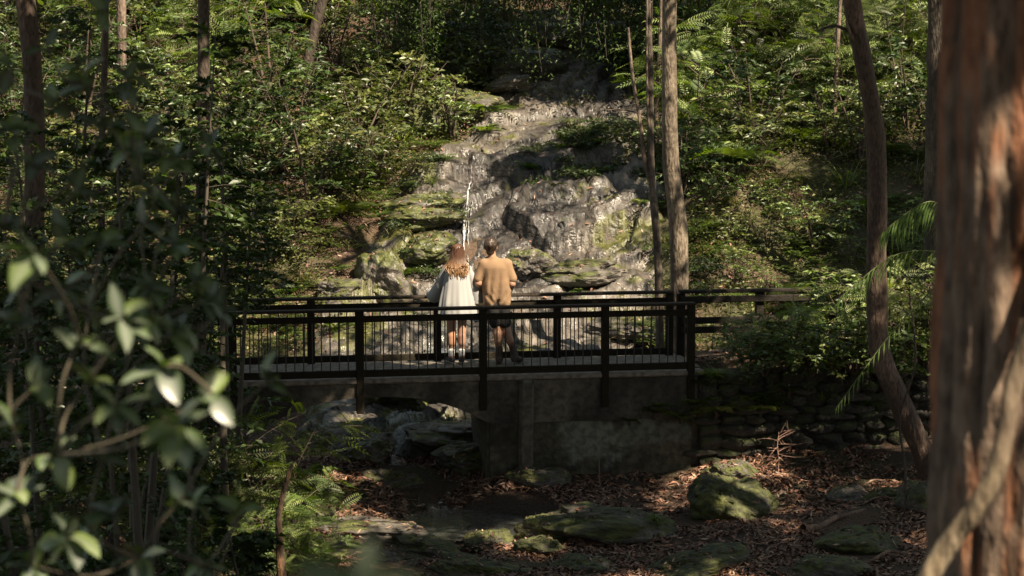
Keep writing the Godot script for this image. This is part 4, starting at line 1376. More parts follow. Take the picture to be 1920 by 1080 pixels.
func build_water() -> void:
	var pool := MB.new()
	var c := pool.put(Vector3(-0.35, 0, -27.75), Vector3.UP, Color.WHITE)
	for k in 48:
		var t := TAU * k / 48
		pool.put(Vector3(-0.35 + cos(t) * 1.15, 0, -27.75 + sin(t) * 1.15), Vector3.UP, Color.WHITE)
	for k in 48: pool.tri(c, c + 1 + k, c + 1 + (k + 1) % 48)
	var p := part("water", pool.mesh(M.water), self)
	p.position.y = ground_h(-0.35, 27.75) + 0.2
	tag(p, "small still pool of brown water below the bridge", "pool", "", "structure")
	var fall := thing("waterfall", "thin white waterfall running down the dark wet rock behind the couple", "waterfall", on(-0.87, 38))
	var P := fall.position
	rng.seed = 17
	var threads := [[-0.78, 39.9, -0.87, 38.5, 0.016, 0.45, 3], [-0.86, 38.8, -0.88, 37.4, 0.02, 0.5, 4], [-0.87, 37.7, -0.84, 36.8, 0.016, 0.45, 5]]
	for k in 16:
		var x := -0.85 + R(-0.08, 0.12)
		var D := R(36.8, 40.0)
		threads.append([x, D, x + R(-0.06, 0.06), D - R(0.2, 0.5), R(0.003, 0.008), R(0.3, 0.5), 10 + k])
	for q in threads:
		var n := 44
		var hs := PackedFloat32Array()
		for j in n + 1:
			var D := lerpf(q[1], q[3], float(j) / n)
			var x := lerpf(q[0], q[2], float(j) / n)
			hs.append(maxf(top_h(x, D), maxf(top_h(x - 0.04, D), top_h(x + 0.04, D))) + 0.015)
		for it in 4:
			for j in range(1, n): hs[j] = maxf(hs[j], (hs[j - 1] + hs[j + 1]) * 0.5)
		var mb := MB.new()
		for j in n + 1:
			var t := float(j) / n
			var x := lerpf(q[0], q[2], t) + 0.02 * n1.get_noise_2d(t * 9.0, q[6] * 5.0)
			var w: float = q[4] * (0.7 + 0.9 * n1.get_noise_2d(t * 14.0, q[6] * 9.0)) * smooth(0.0, 0.06, t) * smooth(1.0, 0.94, t)
			for e in 5:
				var a := (e - 2) * 0.5
				mb.put(Vector3(x + a * w, hs[j] + 0.02 * (1.0 - a * a), -lerpf(q[1], q[3], t) + 0.03 * (1.0 - a * a)) - P, Vector3(a * 0.8, 0.5, 0.8).normalized(), Color(q[5], q[5] * 1.02, q[5] * 1.03))
		for j in n:
			for e in 4:
				var k := j * 5 + e
				mb.tri(k, k + 5, k + 1); mb.tri(k + 1, k + 5, k + 6)
		part("water_strand", mb.mesh(M.foam), fall)
	var st := thing("stream", "shallow stream trickling between dark rocks under the arch", "stream", on(-1.5, 31))
	P = st.position
	part("flow", strip([[-0.95, 36.0], [-1.1, 34.0], [-1.2, 32.9], [-1.55, 31.4], [-1.75, 30.4], [-1.5, 29.6], [-1.2, 28.9], [-0.8, 28.4]], [0.5, 0.6, 0.5, 0.4, 0.5, 0.55, 0.5, 0.4], 0.03, 90, "water", Color.WHITE, 8), st).position = -P
	for q in [[[[-1.5, 31.2], [-1.7, 30.5]], [0.03, 0.07], 9], [[[-1.62, 29.9], [-1.35, 29.3]], [0.04, 0.09], 10]]:
		part("riffle", strip(q[0], q[1], 0.045, 24, "foam", Color(0.22, 0.225, 0.225), q[2]), st).position = -P

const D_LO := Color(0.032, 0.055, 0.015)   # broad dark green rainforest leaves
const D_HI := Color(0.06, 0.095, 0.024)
const ROSETTES := [[-1.03, 3.95, 4.5], [-1.23, 3.71, 5.2], [-1.04, 3.69, 5], [-0.89, 3.78, 4.8], [-1.03, 3.59, 5.1], [-0.78, 3.68, 4.6], [-0.68, 3.62, 4.2], [-0.86, 3.61, 4.5], [-0.69, 3.59, 4.8], [-1.19, 3.55, 5.2], [-1.26, 3.46, 5.2], [-1.1, 3.41, 5], [-1.2, 3.32, 5], [-1.07, 3.16, 5.5], [-0.9, 3.17, 5.6], [-1.13, 3.16, 5.2], [-0.82, 3.01, 6.2], [-1.14, 4.12, 5], [-1.11, 4.04, 5.4], [-1.16, 4.18, 6], [-1.26, 4.25, 5.8], [-1.17, 4.3, 6.4], [-1.08, 3.89, 5.5], [-1.43, 4.35, 6], [-1.01, 3.74, 5.8], [-1.2, 3.75, 5.6], [-1.36, 3.92, 5.6], [-0.9, 3.64, 5.6], [-1.19, 3.11, 5.1], [-1.02, 3.01, 5.6], [-0.9, 2.89, 6], [-1.11, 3.29, 5.6], [-1.39, 4.4, 6.3], [-1.31, 4.18, 5.5], [-1.1, 4.0, 6.2], [-1.05, 3.79, 6.5]]

func big_trunk() -> void:
	# the near stringy trunk at the right edge
	var o := thing("foreground_tree", "big reddish stringybark trunk close to the camera at the right edge", "tree", Vector3(1.42, 1.3, -6.0))
	var mb := MB.new()
	var N := 72
	var rows := 150
	for j in rows + 1:
		var y := lerpf(-0.6, 3.9, float(j) / rows)
		var ax := Vector3(-0.006 + 0.01 * y, y, 0)
		for k in N:
			var t := TAU * k / N
			var d := Vector3(cos(t), 0, sin(t))
			var q := Vector3(d.x * 0.21, y, d.z * 0.21)
			var fis := n2.get_noise_3d(q.x * 22.0, y * 1.1, q.z * 22.0)
			var fine := n1.get_noise_3d(q.x * 40.0, y * 4.0, q.z * 40.0)
			var r := 0.215 - 0.004 * y + 0.02 * smooth(-0.2, 0.5, fis) + 0.008 * fine - 0.018 * smooth(0.05, -0.4, fis)
			# a forked crack and a knot hole on the side that faces the camera
			var a := wrapf(t - PI * 0.5, -PI, PI)
			var yy := y + 1.3
			var crack := minf(absf(a + 0.05 + (yy - 3.9) * 0.9), absf(a - 0.28 - (yy - 3.9) * 0.5))
			var cr := (1.0 - smooth(0.04, 0.13, crack)) * smooth(3.72, 3.82, yy) * (1.0 - smooth(4.05, 4.2, yy))
			var hole := 1.0 - smooth(0.03, 0.06, Vector2(a * 0.2 + 0.03, yy - 3.66).length())
			r -= 0.035 * cr + 0.05 * hole
			var col := Color(0.085, 0.055, 0.036).lerp(Color(0.20, 0.145, 0.105), clampf(0.5 + fine * 1.2 + fis * 0.7, 0, 1))
			var red := n1.get_noise_3d(q.x * 16.0 + 20.0, y * 0.55, q.z * 16.0) + 0.5 * fine
			col = col.lerp(Color(0.24, 0.09, 0.035), 0.8 * smooth(0.14, 0.34, red))
			mb.put(ax + d * r, d, col)
	for j in rows:
		for k in N:
			var a := j * N + k
			var b := j * N + (k + 1) % N
			mb.tri(a, b, a + N); mb.tri(b, b + N, a + N)
	mb.n.fill(Vector3.ZERO)
	for q in range(0, mb.i.size(), 3):
		var nn := (mb.v[mb.i[q + 2]] - mb.v[mb.i[q]]).cross(mb.v[mb.i[q + 1]] - mb.v[mb.i[q]])
		for e in 3: mb.n[mb.i[q + e]] += nn
	for k in mb.n.size():
		mb.n[k] = mb.n[k].normalized()
		if mb.n[k].dot(Vector3(mb.v[k].x, 0, mb.v[k].z)) < 0: mb.n[k] = -mb.n[k]
	part("trunk", mb.mesh(M.bark), o)
	part("upper_trunk", trunk_mesh([Vector3(0.03, 3.85, 0), Vector3(0.1, 6, 0.1), Vector3(0.2, 8.6, 0.2)], 0.2, 0.12, Color(0.13, 0.09, 0.06), Color(0.2, 0.14, 0.1)), o)
	canopy_tree("", Vector3.ZERO, 8.6, 4.2, 442, 0.2, 901, false, o, Vector3(0.2, 8.6, 0.2))
	var b := thing("leaning_branch", "pale fallen branch leaning against the big foreground trunk", "branch", Vector3(0.95, 1.6, -5.62))
	part("limb", trunk_mesh([Vector3(-0.28, 0.05, 0.05), Vector3(0.06, 0.98, 0), Vector3(0.2, 1.36, -0.02), Vector3(0.36, 1.64, 0.02), Vector3(0.45, 1.98, -0.06), Vector3(0.66, 2.5, -0.1)], 0.036, 0.024, Color(0.12, 0.09, 0.055), Color(0.26, 0.205, 0.135), "bark", 14, 8, 0.25), b)

func build_trees() -> void:
	rng.seed = 11
	big_trunk()
	var o := thing("straight_tree", "tall straight grey tree trunk rising behind the railing right of the fall", "tree", Vector3(2.58, top_h(2.58, 32.3) - 0.1, -32.3))
	var y0 := o.position.y
	part("trunk", trunk_mesh([Vector3(0.02, -0.3, 0), Vector3(0, 1.6 - y0, 0), Vector3(-0.14, 3.0 - y0, 0), Vector3(-0.17, 5.4 - y0, 0), Vector3(-0.1, 9 - y0, 0.2), Vector3(0.1, 12.5 - y0, 0.2)], 0.155, 0.08, Color(0.13, 0.105, 0.075), Color(0.25, 0.205, 0.15), "bark", 18, 14), o)
	canopy_tree("", Vector3.ZERO, 0, 3.0, 156, 0.15, 902, false, o, Vector3(0.1, 12.5 - y0, 0.2))
	o = thing("thin_tree", "thin dark forked tree just left of the straight trunk", "tree", Vector3(2.25, top_h(2.25, 31.9) - 0.1, -31.9))
	y0 = o.position.y
	part("trunk", trunk_mesh([Vector3(0.03, -0.3, 0), Vector3(-0.02, 1.4 - y0, 0), Vector3(-0.13, 2.7 - y0, 0), Vector3(-0.16, 4.3 - y0, 0), Vector3(-0.19, 5.6 - y0, 0), Vector3(-0.1, 8.5 - y0, 0.2)], 0.07, 0.035, Color(0.075, 0.06, 0.045), Color(0.14, 0.115, 0.09), "bark", 12, 10), o)
	part("side_stem", trunk_mesh([Vector3(-0.12, 2.45 - y0, 0), Vector3(-0.22, 2.8 - y0, 0), Vector3(-0.3, 3.4 - y0, 0), Vector3(-0.42, 4.1 - y0, 0), Vector3(-0.5, 4.85 - y0, 0.05)], 0.04, 0.02, Color(0.12, 0.09, 0.07), Color(0.24, 0.19, 0.15), "bark", 10, 8), o)
	part("side_stem", trunk_mesh([Vector3(-0.1, 2.3 - y0, 0.05), Vector3(-0.2, 3.8 - y0, 0.06), Vector3(-0.22, 5.6 - y0, 0.1), Vector3(-0.2, 8.0 - y0, 0.1)], 0.022, 0.012, Color(0.12, 0.09, 0.07), Color(0.2, 0.16, 0.12), "bark", 8, 8), o)
	part("branch", trunk_mesh([Vector3(-0.3, 3.55 - y0, 0), Vector3(-0.6, 3.62 - y0, 0.1), Vector3(-1.0, 3.6 - y0, 0.2)], 0.014, 0.005, Color(0.06, 0.05, 0.04), Color(0.1, 0.08, 0.06), "bark", 6, 6), o)
	o = thing("leaning_tree", "curved brown tree leaning over the litter at the right of the bridge", "tree", Vector3(5.85, -1.6, -28.5))
	part("trunk", trunk_mesh([Vector3(0.05, -0.4, 0), Vector3(-0.12, 0.44, 0), Vector3(-0.49, 1.25, 0), Vector3(-0.8, 1.98, 0), Vector3(-0.86, 2.72, 0), Vector3(-0.88, 3.89, 0), Vector3(-0.93, 4.99, 0), Vector3(-1.1, 5.95, 0), Vector3(-1.28, 6.83, 0), Vector3(-1.5, 8.6, 0.1), Vector3(-1.6, 11, 0.3)], 0.17, 0.1, Color(0.085, 0.055, 0.04), Color(0.19, 0.13, 0.095), "bark", 18, 10, 0.2, 0.4), o)
	part("stub", trunk_mesh([Vector3(-1.17, 6.15, 0.02), Vector3(-1.3, 6.33, 0.08), Vector3(-1.36, 6.5, 0.1)], 0.035, 0.012, Color(0.2, 0.16, 0.12), Color(0.3, 0.24, 0.2), "bark", 8, 5), o)
	part("branch", trunk_mesh([Vector3(-1.2, 6.3, 0.0), Vector3(-1.5, 6.42, 0.1), Vector3(-1.75, 6.35, 0.1)], 0.03, 0.01, Color(0.06, 0.045, 0.035), Color(0.09, 0.07, 0.05), "bark", 8, 5), o)
	canopy_tree("", Vector3.ZERO, 0, 3.4, 234, 0.13, 903, false, o, Vector3(-1.6, 11.0, 0.3))
	o = thing("rough_tree", "thick rough barked trunk behind the leaning tree, half hidden by the big trunk", "tree", on(6.86, 34, -0.1))
	part("trunk", trunk_mesh([Vector3(0, -0.4, 0), Vector3(0.05, 1.5, 0), Vector3(0.02, 3.5, 0), Vector3(-0.04, 6, 0), Vector3(-0.1, 12, 0)], 0.22, 0.15, Color(0.07, 0.055, 0.04), Color(0.16, 0.125, 0.095), "rough_bark", 22, 16, 0.35), o)
	canopy_tree("", Vector3.ZERO, 0, 3.0, 182, 0.13, 904, false, o, Vector3(-0.1, 12.0, 0))
	# [x at base, D, lean over 8 m, height, r0, r1, dark, light, crown clusters, name, label]
	for q in [
		[-6.35, 48, 0.3, 13.0, 0.17, 0.11, Color(0.33, 0.22, 0.165), Color(0.55, 0.41, 0.32), 60, "pale_tree", "pale pink smooth trunk high on the left slope"],
		[-3.55, 46.5, 0.35, 12.0, 0.11, 0.08, Color(0.12, 0.075, 0.05), Color(0.26, 0.165, 0.115), 0, "slender_tree", "reddish slender trunk above the slope left of the fall"],
		[-2.25, 47, 0.2, 11.0, 0.085, 0.06, Color(0.16, 0.11, 0.08), Color(0.3, 0.22, 0.16), 0, "slender_tree", "light slender trunk at the top edge above the mossy ledges"],
		[-2.75, 46, -0.2, 7.0, 0.05, 0.03, Color(0.16, 0.11, 0.08), Color(0.25, 0.18, 0.13), 0, "slender_tree", "thin pole stem between the two slender trunks at the top"],
		[-5.85, 25.5, -0.1, 11.0, 0.14, 0.1, Color(0.075, 0.052, 0.038), Color(0.13, 0.092, 0.066), 60, "dark_tree", "thick dark trunk near the upper left corner"],
		[-4.85, 25, 0.05, 9.0, 0.05, 0.035, Color(0.07, 0.052, 0.038), Color(0.12, 0.09, 0.065), 0, "dark_tree", "thin black trunk right of the thick dark one"],
		[-4.05, 26.8, 0.1, 11.0, 0.1, 0.065, Color(0.07, 0.052, 0.038), Color(0.12, 0.09, 0.065), 60, "dark_tree", "dark trunk standing in front of the bridge's left end"],
		[-2.62, 23.2, 0.15, 1.75, 0.075, 0.02, Color(0.07, 0.045, 0.03), Color(0.2, 0.11, 0.05), 0, "reddish_sapling", "reddish brown trunk low in front of the bridge's left half"],
		[2.85, 41.5, 0.05, 4.0, 0.05, 0.03, Color(0.1, 0.075, 0.055), Color(0.2, 0.15, 0.11), 0, "slender_tree", "short thin trunk beside the straight trunk, on the slope behind"],
		[6.2, 40.5, 0.3, 6.5, 0.045, 0.03, Color(0.12, 0.09, 0.07), Color(0.24, 0.18, 0.14), 0, "slender_tree", "thin pale sapling trunk left of the leaning tree's upper trunk"],
		[5.15, 27.0, 0.0, 3.0, 0.018, 0.012, Color(0.07, 0.052, 0.04), Color(0.11, 0.08, 0.06), 0, "slender_tree", "thin black stem between the leaning tree and the big trunk"],
		[-7.6, 41, 0.2, 11, 0.1, 0.07, Color(0.12, 0.09, 0.07), Color(0.24, 0.18, 0.14), 50, "slender_tree", "dim trunk deep in the forest at the far left"],
		[-9.6, 46, -0.2, 12, 0.12, 0.08, Color(0.12, 0.09, 0.07), Color(0.24, 0.18, 0.14), 50, "slender_tree", "dim trunk at the left edge, farthest up the slope"],
		[9.4, 47, 0.2, 12, 0.12, 0.08, Color(0.12, 0.09, 0.07), Color(0.24, 0.18, 0.14), 40, "slender_tree", "dim trunk high on the slope behind the rough trunk"],
	]:
		o = thing(q[9], q[10], "tree", on(q[0], q[1], -0.1))
		var h: float = q[3]
		part("trunk", trunk_mesh([Vector3(0, -0.4, 0), Vector3(q[2] * 0.1, h * 0.2, 0), Vector3(q[2] * 0.35 + R(-.1, .1), h * 0.45, 0), Vector3(q[2] * 0.6 + R(-.1, .1), h * 0.7, 0), Vector3(q[2], h, 0)], q[4], q[5], q[6], q[7], "bark", 14, 10, 0.15), o)
		if q[8] > 0: canopy_tree("", Vector3.ZERO, 0, 2.8, q[8] * 3, 0.1, 910 + int(q[1]), false, o, Vector3(q[2], h, 0))
	# dark leafy boughs hanging into the top of the picture over the slab
	o = thing("overhanging_tree", "dark leafy tree boughs hanging down over the top of the rock slab", "tree", Vector3(-0.4, top_h(-1.6, 43.5), -43.6))
	rng.seed = 71
	var st := MB.new()
	var fo := MB.new()
	var y1 := o.position.y
	for k in 130:
		var s := Vector3(R(-2.5, 3.7), 7.6 - y1 + R(-0.5, 0.5), R(-0.8, 0.8))
		var e := Vector3(s.x + R(-0.5, 0.5), R(4.1, 5.8) - y1, s.z + R(-0.4, 0.8))
		var pts := PackedVector3Array([s, s.lerp(e, 0.5) + Vector3(R(-.2, .2), 0.2, R(-.2, .2)), e])
		st.tube(pts, taper(0.02, 0.004, 3), 4, Color(0.04, 0.03, 0.025))
		for j in 170:
			var t := R(0.25, 1.05)
			var p := s.lerp(e, t) + Vector3(R(-.28, .28), R(-.2, .2), R(-.28, .28))
			var d := (rdir() - Vector3.UP * 0.5).normalized()
			var up := (Vector3.UP + rdir() * 0.7)
			up = (up - d * up.dot(d)).normalized()
			fo.leaf(p, d, up, R(0.07, 0.13), R(0.022, 0.04), vary(D_LO, D_HI))
	for k in 5:
		st.tube(curved(Vector3(-2.6, 6.2 - y1, 0.2 * k - 0.4), Vector3(1, 0.18 + 0.06 * k, R(-.2, .2)), R(3.5, 6.5), Vector3(0, 0.02, 0), 6), taper(0.06, 0.01, 7), 6, Color(0.05, 0.038, 0.03))
	part("branches", st.mesh(M.twig), o)
	part("foliage", fo.mesh(M.leaf), o, "stuff")
	part("trunk", trunk_mesh([Vector3(-4.0, -1.0, 0), Vector3(-3.8, 1.0, 0), Vector3(-3.3, 2.8, 0), Vector3(-2.5, 5.5, 0.1)], 0.13, 0.08, Color(0.05, 0.038, 0.03), Color(0.1, 0.075, 0.055)), o)
	canopy_tree("", Vector3.ZERO, 0, 3.6, 520, 0.1, 960, false, o, Vector3(2.6, 8.9 - y1, 1.0))

func build_plants() -> void:
	rng.seed = 101
	var D0 := D_LO
	var D1 := D_HI
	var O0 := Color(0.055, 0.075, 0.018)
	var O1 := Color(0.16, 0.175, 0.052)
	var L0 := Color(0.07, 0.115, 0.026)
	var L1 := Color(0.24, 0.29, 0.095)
	var K := {}
	K.dark = [bush(1.3, 0.9, 4, 14, 16, 0.11, 0.04, D0, D1), bush(1.6, 0.8, 4, 16, 15, 0.1, 0.035, D0, D1), bush(1.0, 0.9, 5, 11, 16, 0.12, 0.045, D0, D1)]
	K.olive = [bush(1.0, 0.9, 5, 13, 13, 0.11, 0.04, O0, O1), bush(1.3, 0.8, 5, 14, 15, 0.075, 0.03, O0, O1), bush(0.8, 0.9, 6, 10, 12, 0.14, 0.035, O0, O1)]
	K.bright = [bush(1.0, 0.8, 5, 12, 15, 0.085, 0.035, L0, L1), bush(1.4, 0.8, 4, 15, 14, 0.09, 0.03, L0, L1), bush(0.75, 0.8, 6, 9, 14, 0.1, 0.045, L0, L1)]
	K.feather = [feathery(1.5, 0.95, 4, 11, 0.34, 9, 0.09, 0.02, L0 * 1.2, L1 * 1.1), feathery(1.1, 0.9, 5, 9, 0.3, 9, 0.085, 0.02, L0 * 1.2, L1 * 1.1), feathery(1.9, 0.9, 4, 13, 0.32, 9, 0.085, 0.02, O0, L1)]
	K.fern = [fern(12, 0.75, L0, L1), fern(10, 0.6, O0, O1), fern(13, 0.65, D1, L0)]
	K.tuft = [tuft(46, 0.75, 0.016, L0, L1), tuft(40, 0.6, 0.014, O0, Color(0.25, 0.2, 0.1)), tuft(50, 0.9, 0.02, D1, L1)]
	K.tangle = [tangle(11, 1.2, 0.8, Color(0.13, 0.095, 0.07)), tangle(9, 0.9, 0.8, Color(0.2, 0.15, 0.12)), tangle(8, 1.5, 0.6, Color(0.09, 0.065, 0.05))]
	K.sapling = [bush(2.8, 0.7, 1, 26, 14, 0.1, 0.035, D1, L1), feathery(3.0, 0.8, 1, 20, 0.32, 9, 0.085, 0.022, L0, L1), bush(3.4, 0.8, 2, 18, 14, 0.09, 0.03, O0, L1)]
	K.mat = [bush(0.28, 0.55, 9, 9, 12, 0.075, 0.03, D0, D1), bush(0.34, 0.5, 9, 9, 12, 0.07, 0.026, D0, L0), bush(0.24, 0.55, 9, 9, 12, 0.08, 0.032, D0, D1)]
	var words := {"mat": ["low dark leafy mat", "ground plant", "leafy_mat"], "dark": ["dark broadleaf bush", "bush", "broadleaf_bush"], "olive": ["olive bush", "bush", "olive_bush"], "bright": ["bright green leafy bush", "bush", "leafy_bush"], "feather": ["pale feathery shrub", "shrub", "feathery_shrub"], "fern": ["arching green fern", "fern", "fern"], "tuft": ["strappy grass tussock", "tussock", "grass_tussock"], "tangle": ["tangle of bare brown twigs", "twigs", "twig_tangle"], "sapling": ["slim leafy sapling", "sapling", "sapling"]}
	var seen_labels: Array = []
	var place := func(kind: String, x: float, D: float, sc: float, extra := "") -> void:
		var p: Node3D = K[kind][rng.randi() % 3]
		var wd: Array = words[kind]
		var size := "small " if sc < 0.75 else ("large " if sc > 1.25 else "")
		add_copy(p, wd[2], size + wd[0] + " " + (extra if extra else spot(x, D)), wd[1], on(x, D, -0.03), R(0, TAU), sc, wd[0] + " of the creek gully")
		seen_labels.append(get_child(get_child_count() - 1))
	# hillside behind the bridge
	var D := 32.6
	while D < 60.0:
		var stepx := 0.8 if D < 40.0 else (0.9 if D < 50.0 else 1.3)
		var x := -0.2443 * D - 1.5
		while x < 0.2443 * D + 1.5:
			var xx := x + R(-0.45, 0.45)
			var dd := D + R(-0.45, 0.45)
			x += stepx
			if rock_mask(xx, dd) > 0.25: continue
			var wd := 29.45 + WS * xx
			if dd < wd + 3.0 and (xx > 2.2 or xx < -3.5): continue
			var px := 960.0 + 3930.0 * xx / dd
			var u := R(0, 1)
			var kind := "olive"
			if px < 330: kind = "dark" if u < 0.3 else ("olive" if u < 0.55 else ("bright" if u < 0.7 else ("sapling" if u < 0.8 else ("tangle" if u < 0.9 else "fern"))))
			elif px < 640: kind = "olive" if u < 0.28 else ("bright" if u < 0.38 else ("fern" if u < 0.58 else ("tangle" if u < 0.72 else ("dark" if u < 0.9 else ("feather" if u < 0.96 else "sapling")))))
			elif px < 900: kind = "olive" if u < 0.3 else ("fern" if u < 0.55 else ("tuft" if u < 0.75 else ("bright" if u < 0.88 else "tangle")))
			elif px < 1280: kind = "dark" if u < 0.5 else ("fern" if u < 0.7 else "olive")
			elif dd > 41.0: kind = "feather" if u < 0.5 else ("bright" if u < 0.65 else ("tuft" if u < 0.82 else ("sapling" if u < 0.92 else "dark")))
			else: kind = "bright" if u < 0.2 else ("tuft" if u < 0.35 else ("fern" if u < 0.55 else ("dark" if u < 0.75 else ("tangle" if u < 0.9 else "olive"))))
			var sc := R(0.6, 1.15) if dd < 38.0 else R(0.9, 1.6)
			if dd < 36.5: sc *= 0.62
			if dd < 40.0 and kind == "sapling": kind = "fern"
			if px > 1290 and dd < 36.0 and R(0, 1) < 0.3: continue
			if px > 1290 and dd < 36.5: sc *= 1.3
			if px > 400 and px < 760 and dd < 37.5 and R(0, 1) < 0.4: continue
			place.call(kind, xx, dd, sc)
		D += stepx * 0.95
	# plants growing on the rock
	for q in [["fern", -1.7, 38.0, 0.7], ["fern", -1.25, 37.5, 0.6], ["fern", -1.9, 37.0, 0.8], ["tuft", -1.5, 39.4, 0.6], ["olive", -1.9, 39.4, 0.6], ["fern", -0.95, 41.2, 0.6], ["tuft", -1.3, 41.6, 0.7], ["fern", -0.5, 42.2, 0.6], ["tuft", 0.1, 43.2, 0.6],
		["fern", 0.8, 38.7, 0.5], ["fern", 2.4, 38.2, 0.6], ["fern", 1.5, 39.2, 0.5], ["fern", 2.2, 40.6, 0.6],
		["fern", 0.2, 44.2, 0.6], ["tuft", -0.3, 44.8, 0.7], ["fern", -2.6, 35.2, 0.5], ["fern", -3.0, 35.0, 0.6], ["tuft", -3.6, 35.4, 0.6]]:
		place.call(q[0], q[1], q[2], q[3])
	for k in 20:
		place.call("mat", R(0.2, 2.9), R(38.9, 41.4), R(0.45, 0.95))
	for k in 14:
		place.call("fern", R(0.3, 2.9), R(38.9, 41.4), R(0.35, 0.6))
	for k in 10:
		place.call("mat", R(2.6, 4.6), R(34.5, 41.0), R(0.6, 1.0))
	for k in 12:
		place.call("mat", R(-2.2, -1.1), R(36.8, 40.5), R(0.5, 0.8))
	# the leafy bushes by the path at the right end of the bridge
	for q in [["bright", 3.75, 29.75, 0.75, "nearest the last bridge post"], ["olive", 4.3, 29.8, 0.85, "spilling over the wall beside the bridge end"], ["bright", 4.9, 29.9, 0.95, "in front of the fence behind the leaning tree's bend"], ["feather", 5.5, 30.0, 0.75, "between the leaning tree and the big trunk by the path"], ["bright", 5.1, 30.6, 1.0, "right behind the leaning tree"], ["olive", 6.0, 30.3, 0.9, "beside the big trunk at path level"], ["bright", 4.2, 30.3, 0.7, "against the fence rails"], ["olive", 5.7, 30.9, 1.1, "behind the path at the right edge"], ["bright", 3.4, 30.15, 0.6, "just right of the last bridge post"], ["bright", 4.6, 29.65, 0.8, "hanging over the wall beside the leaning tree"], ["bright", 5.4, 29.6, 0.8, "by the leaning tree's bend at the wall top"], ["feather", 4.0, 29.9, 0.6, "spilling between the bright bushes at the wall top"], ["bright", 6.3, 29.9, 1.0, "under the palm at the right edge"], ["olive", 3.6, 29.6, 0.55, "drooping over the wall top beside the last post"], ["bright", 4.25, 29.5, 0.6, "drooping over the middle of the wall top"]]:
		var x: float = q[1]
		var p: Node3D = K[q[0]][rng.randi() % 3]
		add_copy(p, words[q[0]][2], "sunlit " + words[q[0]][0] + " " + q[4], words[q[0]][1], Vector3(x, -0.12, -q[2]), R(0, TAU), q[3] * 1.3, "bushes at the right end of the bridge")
	# things that would share a label are told apart by their order from the left
	var by := {}
	for e in seen_labels:
		var lb: String = e.get_meta("label")
		if not by.has(lb): by[lb] = []
		by[lb].append(e)
	var nth := ["first", "second", "third", "fourth", "fifth", "sixth", "seventh", "eighth", "ninth", "tenth"]
	for lb in by:
		var set: Array = by[lb]
		if set.size() < 2: continue
		set.sort_custom(func(a, b): return a.position.x / a.position.z > b.position.x / b.position.z)
		for k in set.size():
			set[k].set_meta("label", lb + ", " + (nth[k] if k < 10 else "last") + " from left")
	# little ferns and weeds hanging on the retaining wall
	for k in 26:
		var x := R(1.3, 6.0)
		var p: Node3D = K.fern[rng.randi() % 3] if k % 3 else K.tuft[2]
		add_copy(p, "wall_fern", "small dark fern rooted in the retaining wall, %s" % ("below the last bridge bay" if x < 2.5 else ("right of the bridge's end post" if x < 3.7 else ("left of the leaning tree" if x < 4.9 else "behind the leaning tree"))), "fern", along(x, R(-0.85, -0.15), -0.16), R(0, TAU), R(0.3, 0.65), "ferns on the retaining wall")
	# hanging grass on the long low boulder, weeds in the litter
	for k in 9:
		add_copy(K.tuft[2], "grass_tussock", "dark grass tuft hanging over the front of the long low boulder", "tussock", Vector3(R(0.75, 1.9), top_h(1.2, 26.4) + R(0.12, 0.28), -26.35), R(0, TAU), R(0.28, 0.42), "grass tufts on the long low boulder")
	for q in [[0.55, 27.3, 0.45], [0.2, 27.15, 0.4], [0.75, 27.2, 0.4], [0.45, 27.0, 0.35]]:
		add_copy(K.tuft[1], "grass_tussock", "dry pale grass tuft on the bank right of the pool", "tussock", on(q[0], q[1]), R(0, TAU), q[2], "dry tufts right of the pool")
	# dark bank at the left, in front of the bridge
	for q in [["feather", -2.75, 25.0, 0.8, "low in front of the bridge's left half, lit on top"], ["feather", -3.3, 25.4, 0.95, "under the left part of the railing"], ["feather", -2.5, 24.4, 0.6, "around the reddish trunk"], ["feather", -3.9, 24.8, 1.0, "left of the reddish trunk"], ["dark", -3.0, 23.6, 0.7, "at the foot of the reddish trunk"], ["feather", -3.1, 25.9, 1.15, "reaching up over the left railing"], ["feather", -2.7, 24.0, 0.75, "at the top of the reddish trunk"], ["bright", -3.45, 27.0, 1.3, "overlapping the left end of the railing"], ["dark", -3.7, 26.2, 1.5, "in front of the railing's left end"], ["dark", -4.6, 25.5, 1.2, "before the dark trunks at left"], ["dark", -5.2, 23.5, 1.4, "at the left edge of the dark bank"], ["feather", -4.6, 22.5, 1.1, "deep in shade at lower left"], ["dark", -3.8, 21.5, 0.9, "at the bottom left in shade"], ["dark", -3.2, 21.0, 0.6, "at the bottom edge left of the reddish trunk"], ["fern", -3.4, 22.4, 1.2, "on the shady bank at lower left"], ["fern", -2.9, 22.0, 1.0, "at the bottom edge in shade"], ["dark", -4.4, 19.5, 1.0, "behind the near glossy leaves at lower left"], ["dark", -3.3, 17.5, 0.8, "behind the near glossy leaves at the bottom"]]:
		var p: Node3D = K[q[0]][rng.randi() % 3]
		add_copy(p, words[q[0]][2], words[q[0]][0] + " " + q[4], words[q[0]][1], on(q[1], q[2], -0.03), R(0, TAU), q[3], "bushes of the dark left bank")
